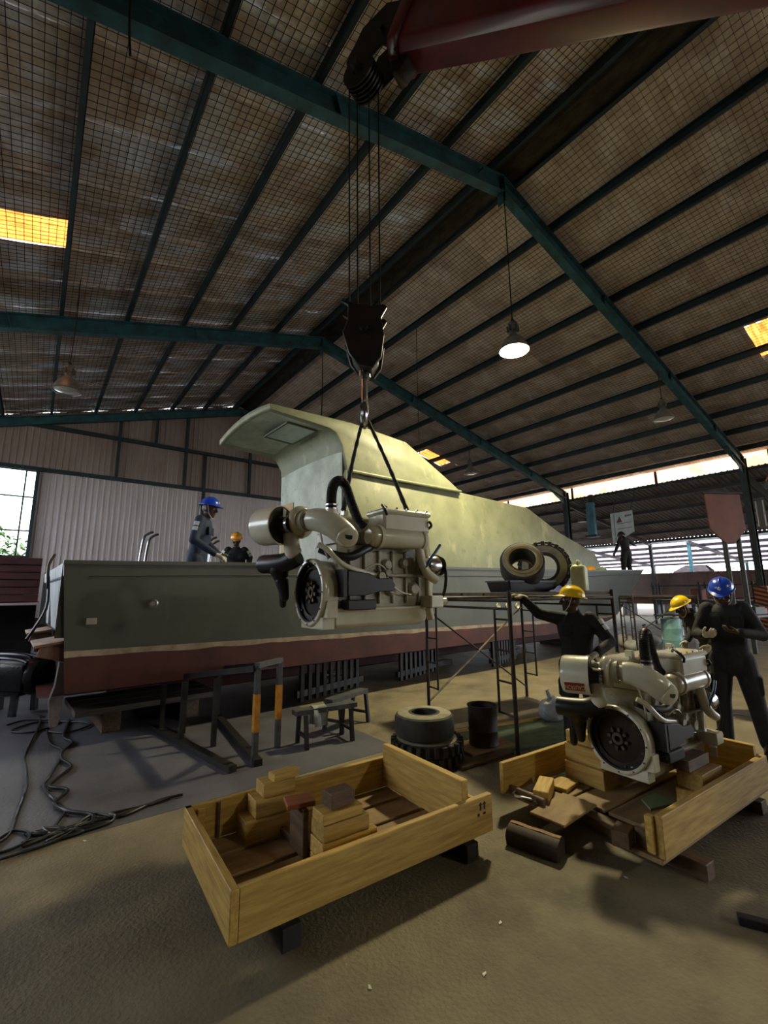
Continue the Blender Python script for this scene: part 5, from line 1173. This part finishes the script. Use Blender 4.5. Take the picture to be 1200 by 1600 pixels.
m.add(G, [(i*7+j, i*7+j+1, (i+1)*7+j+1, (i+1)*7+j) for i in range(n) for j in range(6)])
tag(m.build('rag', M('grey_white_rag', (150, 154, 150), .9, rgb2=(120, 124, 122), scale=9), loc=(2.70, 4.74, .395), rot=(0, 0, R(-6)), smooth=80), 'grey-white rag draped over the low trestle', 'rag')
ts = thing('timber_slab', 'weathered timber slab supporting the hull under the stern', 'timber', (1.25, 7.2, 0), R(3))
for k in range(3): board(ts, 'plank', (.1, -.34+.34*k, .27), (1.7, .32, .07), M('weathered_grey_timber', (96, 86, 78), .8, rgb2=(66, 58, 52), scale=4, stretch=(1, 10, 10), rnd=.15) if k == 0 else bpy.data.materials['weathered_grey_timber'])
for x in (-.35, .6): board(ts, 'support_block', (x, 0, .118), (.2, .9, .235), WOODD)
# black engine standing behind the stern
be = thing('black_engine', 'black marine gearbox engine standing on the floor behind the stern', 'engine', (-.12, 8.75, 0), R(-38))
BM = M('oily_black_casting', (22, 22, 26), .32, .3, rgb2=(34, 33, 36), scale=6, bump=.2)
m = MB(); m.b2((-.42, -.28, .34), (.36, .28, .70)); m.b2((-.36, -.22, .26), (.30, .22, .36)); m.build('casting', BM, be, bevel=.03)
m = MB(); m.lathe([(0, .10), (.12, .10), (.24, .06), (.27, 0), (.27, -.08)], (.40, 0, .52), (1, 0, 0), 28); m.build('bell_housing', BM, be)
for y, z in ((-.22, .78), (-.10, .82), (.06, .80)):
    m = MB(); m.tube(smooth_path([(-.45, y, .72), (-.36, y, z), (0, y-.02, z+.01), (.25, y, z-.02), (.36, y, .72)], 5), .026, 8); m.build('oil_pipe', M('shiny_dark_pipe', (60, 60, 66), .25, .8, var=0) if y == -.22 else bpy.data.materials['shiny_dark_pipe'], be)
m = MB(); m.lathe([(0, 0), (.07, 0), (.08, .02), (.08, .22), (.05, .25), (0, .25)], (-.2, -.30, .58), (.3, -1, .1), 16); m.build('filter_canister', BM, be)
for x in (-.3, .22):
    for y in (-.2, .2): m = MB(); m.bar((x, y, 0), (x, y*.9, .32), .07, .07); m.build('foot', BM, be, smooth=0)
m = MB(); m.tube(smooth_path([(-.5, -.2, .66), (-.58, -.26, .6), (-.6, -.2, .4), (-.5, -.1, .35)], 4), .03, 8); m.build('hose', EBLK, be)

# ================================================================== BACKGROUND LEFT
rc = thing('red_barge', 'dark red steel hull section standing behind the boat stern at left', 'hull', (-4.2, 14.2, 0))
REDH = M('dull_dark_red_steel', (92, 54, 56), .55, .2, rgb2=(66, 40, 44), scale=1.5, stretch=(1, 1, 4))
for k in range(6): m = MB(); m.b2((-3, -.02*(k % 2), 1.52+k*.18), (4.3, 2.5, 1.515+k*.18+.17)); m.build('plate_strake', REDH, rc, smooth=0, bevel=.006)
m = MB(); m.b2((-3, -.06, 1.44), (4.34, 2.5, 1.50)); m.build('pale_rail', M('pale_rail_paint', (190, 170, 176), .4, var=0), rc, smooth=0)
for x in (-2, -.2, 1.6, 3.4):
    m = MB(); m.b2((x-.08, .1, 0), (x+.08, .3, 1.45)); m.build('support_post', RUST, rc, smooth=0)
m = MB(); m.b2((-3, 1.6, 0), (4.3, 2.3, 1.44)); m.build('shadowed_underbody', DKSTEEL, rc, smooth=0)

# ================================================================== RIGHT SIDE BACKGROUND
# hazard-striped guard on the nearest right column
HZ = M('hazard_orange', (200, 110, 60), .6, rgb2=(150, 80, 44), scale=6)
hz = thing('column_guard', 'orange and black diagonally striped guard round the right column', 'column guard', (XR, 4.8, 0))
m = MB(); m.b2((-.24, -.20, 0), (.24, .20, 1.75)); m.build('guard_box', HZ, hz, smooth=0)
for k in range(11):
    z = .05+k*.155
    m = MB(); m.prism([(-.20, z), (.20, z+.12), (.20, z+.20), (-.20, z+.08)], (-.242, 0, 0), (0, 1, 0), (0, 0, 1), (-.004, 0, 0)); m.prism([(-.24, z), (.24, z+.12), (.24, z+.20), (-.24, z+.08)], (0, -.202, 0), (1, 0, 0), (0, 0, 1), (0, -.004, 0)); m.build('black_stripe', EBLK, hz, smooth=0)
# conduit and switch boxes on that column
cb = thing('column_switchgear', 'dark switch box with pale strips on the right column', 'switch box', (XR-.2, 4.6, 0))
m = MB(); m.b2((-.1, -.3, 3.9), (.0, -.05, 4.9)); m.build('box', EBLK, cb, smooth=0, bevel=.01)
for y in (-.28, -.07): m = MB(); m.b2((-.115, y-.02, 3.92), (-.1, y+.02, 4.88)); m.build('pale_strip', WHITEP, cb, smooth=0)
m = MB(); m.tube([(-.02, -.5, 0), (-.02, -.5, 5.4)], .03, 8); m.b2((-.1, -.6, 5.3), (.05, -.4, 5.5)); m.build('conduit', GREYSTEEL, cb)
m = MB(); m.bar((-.02, -.45, 5.6), (-.02, -.9, 6.3), .04, .04); m.build('orange_bracket', HZ, cb, smooth=0)
# brown shield-shaped board on two posts
sb = thing('shield_board', 'rust-brown shield-shaped board hung on two dark posts at right', 'board', (14.55, 3.80, 0), R(-37.7+4))
m = MB(); m.prism([(-.50, 4.2), (.50, 4.18), (.54, 3.22), (.18, 2.86), (-.10, 2.86), (-.46, 3.22)], (0, 0, 0), (1, 0, 0), (0, 0, 1), (0, .05, 0)); m.build('panel', M('rust_brown_panel', (120, 74, 60), .6, rgb2=(100, 60, 50), scale=2), sb, smooth=0, bevel=.008)
m = MB(); m.bar((-.56, 0, 4.22), (.56, 0, 4.22), .05, .05); m.build('top_bar', DKSTEEL, sb, smooth=0)
for x in (-.06, .34): m = MB(); m.cyl((x, .08, 0), (x, .08, 3.6), .06, n=12); m.build('post', M('dark_post_paint', (36, 40, 42), .5, var=0) if x < 0 else bpy.data.materials['dark_post_paint'], sb)
# notice board hung under the lean-to edge
nb = thing('notice_board', 'pale notice board with a small triangle logo behind the bow worker', 'sign', (20.9, 9.35, 0), R(-90))
NBM = M('pale_notice_board', (196, 204, 204), .5, rgb2=(176, 186, 188), scale=3)
m = MB(); m.prism([(-.49, 3.72), (.49, 4.22), (.49, 5.18), (-.49, 5.15)], (0, 0, 0), (1, 0, 0), (0, 0, 1), (0, .04, 0)); m.build('panel', NBM, nb, smooth=0)
m = MB(); m.prism([(-.36, 3.86), (-.30, 3.86), (-.30, 5.1), (-.36, 5.1)], (0, -.004, 0), (1, 0, 0), (0, 0, 1), (0, .003, 0)); m.build('side_band', M('grey_band', (140, 146, 146), .6, var=0), nb, smooth=0)
for z in (4.98, 4.12):
    m = MB(); m.prism([(-.24, z-.30), (-.08, z), (.02, z-.28)], (0, -.004, 0), (1, 0, 0), (0, 0, 1), (0, .003, 0)); m.build('triangle_logo', M('brown_logo_ink', (96, 66, 44), .6, var=0) if z > 4.5 else M('grey_logo_ink', (70, 74, 76), .6, var=0), nb, smooth=0)
INK = M('grey_lettering_ink', (84, 92, 98), .6, var=0)
for k, (x, z, w, h) in enumerate(((.2, 4.96, .075, .11), (.285, 4.97, .06, .09), (.355, 4.975, .06, .09), (.425, 4.98, .05, .09))): m = MB(); m.prism([(x-w/2, z-h/2), (x+w/2, z-h/2+.01), (x+w/2, z+h/2), (x-w/2, z+h/2-.01)], (0, -.004, 0), (1, 0, 0), (0, 0, 1), (0, .003, 0)); m.build('letter_stroke', INK, nb, smooth=0)
for z in (4.62, 4.38): m = MB(); m.prism([(-.22, z), (.42, z+.03), (.42, z+.055), (-.22, z+.025)], (0, -.004, 0), (1, 0, 0), (0, 0, 1), (0, .003, 0)); m.build('text_line', INK, nb, smooth=0)
for x in (-.4, .4): m = MB(); m.cyl((x, .02, 5.1), (x, .76, 6.28), .012, n=6); m.build('hanger', DKSTEEL, nb)
bp = thing('blue_post', 'short blue steel post hanging under the lean-to beam', 'post', (21.3, 10.95, 0)); m = MB(); m.b2((-.12, -.18, 4.3), (.12, .18, 5.9)); m.build('post_shell', M('bright_teal_post', (60, 120, 140), .5, rgb2=(40, 80, 96), scale=3), bp, smooth=0, bevel=.02)
m = MB(); m.b2((-.2, -.28, 4.2), (.2, .28, 4.3)); m.build('end_plate', DKSTEEL, bp, smooth=0); m = MB(); m.b2((.05, -.1, 5.85), (.36, .1, 6.32)); m.build('hanger_plate', DKSTEEL, bp, smooth=0)
# drums, sacks and junk beyond the bow
def barrel(label, loc, rgb, r=.25, h=.86):
    t = thing('barrel', label, 'barrel', loc, 0, 'plastic barrels beyond the bow'); mm = M('barrel_plastic', rgb, .4, rgb2=tuple(int(c*.8) for c in rgb), scale=4)
    m = MB(); m.lathe([(0, 0), (r*.94, 0), (r, .03), (r, h*.3), (r*1.04, h*.33), (r, h*.36), (r, h*.66), (r*1.04, h*.69), (r, h*.72), (r*.98, h*.95), (r*.9, h), (r*.85, h-.02), (0, h-.02)], n=24); m.build('shell', mm, t)
    m = MB(); m.cyl((r*.5, 0, h-.03), (r*.5, 0, h+.015), .04, n=10); m.build('bung', EBLK, t)
barrel('pale turquoise barrel under the distant scaffold', (14.15, 5.3, 0), (150, 206, 210)); barrel('pale lilac barrel beside the turquoise one', (14.9, 4.75, 0), (190, 196, 226)); barrel('white barrel behind the turquoise barrel', (15.4, 5.7, 0), (206, 208, 204))
for k, (x, y, s) in enumerate(((13.3, 6.0, .7), (13.9, 6.5, .8), (14.6, 6.1, .75))):
    m = MB(); m.sphere((0, 0, .22*s), (.42*s, .3*s, .24*s), 14, 8); o = m.build('white_sack', M('white_sack_cloth', (200, 200, 198), .8, rgb2=(160, 160, 158), scale=5, bump=.6, bscale=6) if k == 0 else bpy.data.materials['white_sack_cloth'], loc=(x, y, 0), rot=(0, 0, k), smooth=80)
    for v in o.data.vertices: v.co.z = max(0, v.co.z+.03*math.sin(v.co.x*17+k)*math.sin(v.co.y*13))
    tag(o, ['white sack nearest the boat bow on the floor', 'white sack in the middle of the three on the floor', 'white sack farthest from the boat bow on the floor'][k], 'sack', 'white sacks beyond the bow')
rcn = thing('red_canister', 'small red fire extinguisher standing near the white sacks', 'extinguisher', (13.75, 5.85, 0)); m = MB(); m.lathe([(0, 0), (.08, 0), (.085, .02), (.085, .5), (.05, .6), (.03, .62), (0, .62)], n=18); m.build('cylinder', M('signal_red', (200, 40, 36), .4, var=0), rcn); m = MB(); m.bar((-.06, 0, .66), (.08, 0, .68), .03, .05); m.build('valve', EBLK, rcn)
wbn = thing('workbench', 'cluttered steel workbench behind the blue-helmeted worker', 'workbench', (17.5, 4.4, 0), R(-20))
m = MB(); m.box((0, 0, .84), (2.4, 1.0, .06)); m.build('bench_top', GREYSTEEL, wbn, smooth=0)
for x in (-1.1, 1.1):
    for y in (-.42, .42): m = MB(); m.box((x, y, .41), (.08, .08, .82)); m.build('leg', DKSTEEL, wbn, smooth=0)
m = MB(); m.box((0, 0, .25), (2.2, .8, .04)); m.build('lower_shelf', DKSTEEL, wbn, smooth=0)
for k, (x, y, s, c) in enumerate(((-.7, 0, .3, (90, 90, 96)), (-.2, .1, .22, (180, 180, 176)), (.3, -.1, .34, (60, 60, 64)), (.8, .1, .26, (150, 60, 54)))):
    a = R(-20); p = (17.5+x*math.cos(a)-y*math.sin(a), 4.4+x*math.sin(a)+y*math.cos(a), .87)
    t = thing('tool_box', ['grey tool case on the workbench', 'white tool case on the workbench', 'dark tool case on the workbench', 'red tool case on the workbench'][k], 'tool box', p, a, 'tool cases on the workbench'); cm = M('tool_case', c, .5, var=0)
    m = MB(); m.box((0, 0, s*.35), (s*1.3, s*.7, s*.7)); m.build('case', cm, t, bevel=.015); m = MB(); m.tube(smooth_path([(-s*.3, 0, s*.7), (-s*.2, 0, s*.86), (s*.2, 0, s*.86), (s*.3, 0, s*.7)], 3), .018, 6); m.build('handle', EBLK, t)
fh = thing('brown_barge', 'long rust-brown barge hull in the yard beyond the bow', 'hull', (31.25, 8.5, 0))
FHM = M('rust_brown_hull', (86, 58, 52), .7, rgb2=(62, 44, 42), scale=.8)
m = MB(); m.loft([[V((x, y, z)) for x, z in ((0 if abs(y) < 7 else .7, 2.68), (.15, 1.2), (.55, .75), (1.8, .75), (2.2, 2.68))] for y in (-9, -7.6, -6.6, 0, 5.5, 7.8)]); m.build('hull_shell', FHM, fh, smooth=20)
for y in range(-6, 7, 2): m = MB(); m.b2((.4, y-.1, 0), (1.9, y+.1, .8)); m.build('support_beam', DKSTEEL, fh, smooth=0)
for y in range(-7, 6, 1): m = MB(); m.bar((.0, y, 2.6), (.22, y, 1.25), .06, .06); m.build('hull_frame', FHM, fh, smooth=0)
cn = thing('tarpaulin_mound', 'grey tarpaulin-covered mound above the brown barge', 'tarpaulin', (40, 12.8, 0))
m = MB(); m.loft([[V((x, y*w, z)) for y in (-1, -.6, -.2, .2, .6, 1)] for x, w, z in ((-1, 1.3, 0), (-1, 1.2, 3.0), (-.4, .8, 3.35), (.2, .7, 3.5), (1, .9, 3.1), (1, 1.2, 0))], caps=False, closed=False); m.build('cover', M('grey_tarpaulin', (120, 116, 112), .7, rgb2=(90, 88, 86), scale=2), cn, smooth=20)
rk = thing('storage_rack', 'dark steel storage rack in the shade of the lean-to', 'rack', (24.5, 6.8, 0))
for y in (-3, -1, 1, 3):
    for x in (0, .8): m = MB(); m.b2((x-.04, y-.04, 0), (x+.04, y+.04, 2.0)); m.build('upright', DKSTEEL, rk, smooth=0)
for z in (.4, 1.1, 1.8): m = MB(); m.b2((-.05, -3.1, z), (.85, 3.1, z+.06)); m.build('shelf', DKSTEEL, rk, smooth=0)
random.seed(5)
for k, (c, cn_) in enumerate((((70, 70, 76), 'dark grey'), ((110, 100, 90), 'brown'), ((60, 80, 96), 'blue'), ((120, 60, 50), 'red'), ((160, 160, 156), 'white'))):
    y = 6.8-2.4+k*1.2; z = (.46, 1.16)[k % 2]; s = random.uniform(.3, .5)
    t = thing('crate_box', cn_+' storage box on the dark rack under the lean-to', 'box', (24.9, y, z+.0), 0, 'boxes on the storage rack'); m = MB(); m.box((0, 0, s/2), (.6, s, s)); m.build('shell', M('storage_box', c, .6, var=0), t, bevel=.02); m = MB(); m.box((0, 0, s+.01), (.63, s+.03, .03)); m.build('lid', bpy.data.materials['storage_box'], t)
# ================================================================== TREES OUTSIDE
LEAF = M('hazy_green_leaves', (120, 150, 96), .7, rgb2=(80, 112, 60), scale=3)
BARK = M('tree_bark', (90, 74, 60), .9, rgb2=(60, 50, 42), scale=6)
def tree(label, loc, h, rad, seed, group):
    random.seed(seed); t = thing('tree', label, 'tree', loc, 0, group)
    m = MB(); m.tube([(0, 0, -.3), (.1, .05, h*.3), (.0, .1, h*.65)], [.18, .14, .06], 8); m.build('trunk', BARK, t)
    m = MB()
    for k in range(1500):
        a, b = random.uniform(0, 6.283), random.uniform(-1, 1); rr = rad*random.random()**.4; c = V((math.cos(a)*math.sqrt(1-b*b)*rr, math.sin(a)*math.sqrt(1-b*b)*rr, h*.62+b*rr*h*.36/rad))
        u = V((random.uniform(-1, 1), random.uniform(-1, 1), random.uniform(-.6, .6))).normalized(); w = perp(u)[0]; s = random.uniform(.10, .22)
        m.add([c-u*s, c+w*s*.45, c+u*s, c-w*s*.45], [(0, 1, 2, 3)])
    q = m.build('foliage', LEAF, t, smooth=0); q['kind'] = 'stuff'
for k, (x, y, h, r_) in enumerate(((-1.6, 25, 5.0, 1.7), (-3.6, 24.5, 4.6, 1.8), (-5.8, 26, 5.4, 2.0))):
    tree(['leafy tree seen in the lower panes of the left window', 'second leafy tree from the window edge', 'leafy tree farthest left outside the window', 'leafy tree hidden behind the ribbed end wall'][k], (x, y, -.26), h, r_, 31+k, 'trees outside the end window')
for k, (x, y, h, r_) in enumerate(((58, 10, 4.2, 3.2), (60, 17, 4.6, 3.4), (62, 24, 4.4, 3.2), (58, 3, 4.4, 3.2))):
    tree(['distant hazy tree beyond the barge, second from right', 'distant hazy tree beyond the barge, second from left', 'distant hazy tree beyond the bow, leftmost', 'distant hazy tree beyond the barge, rightmost'][k], (x, y, -.26), h, r_, 51+k, 'hazy trees beyond the yard')
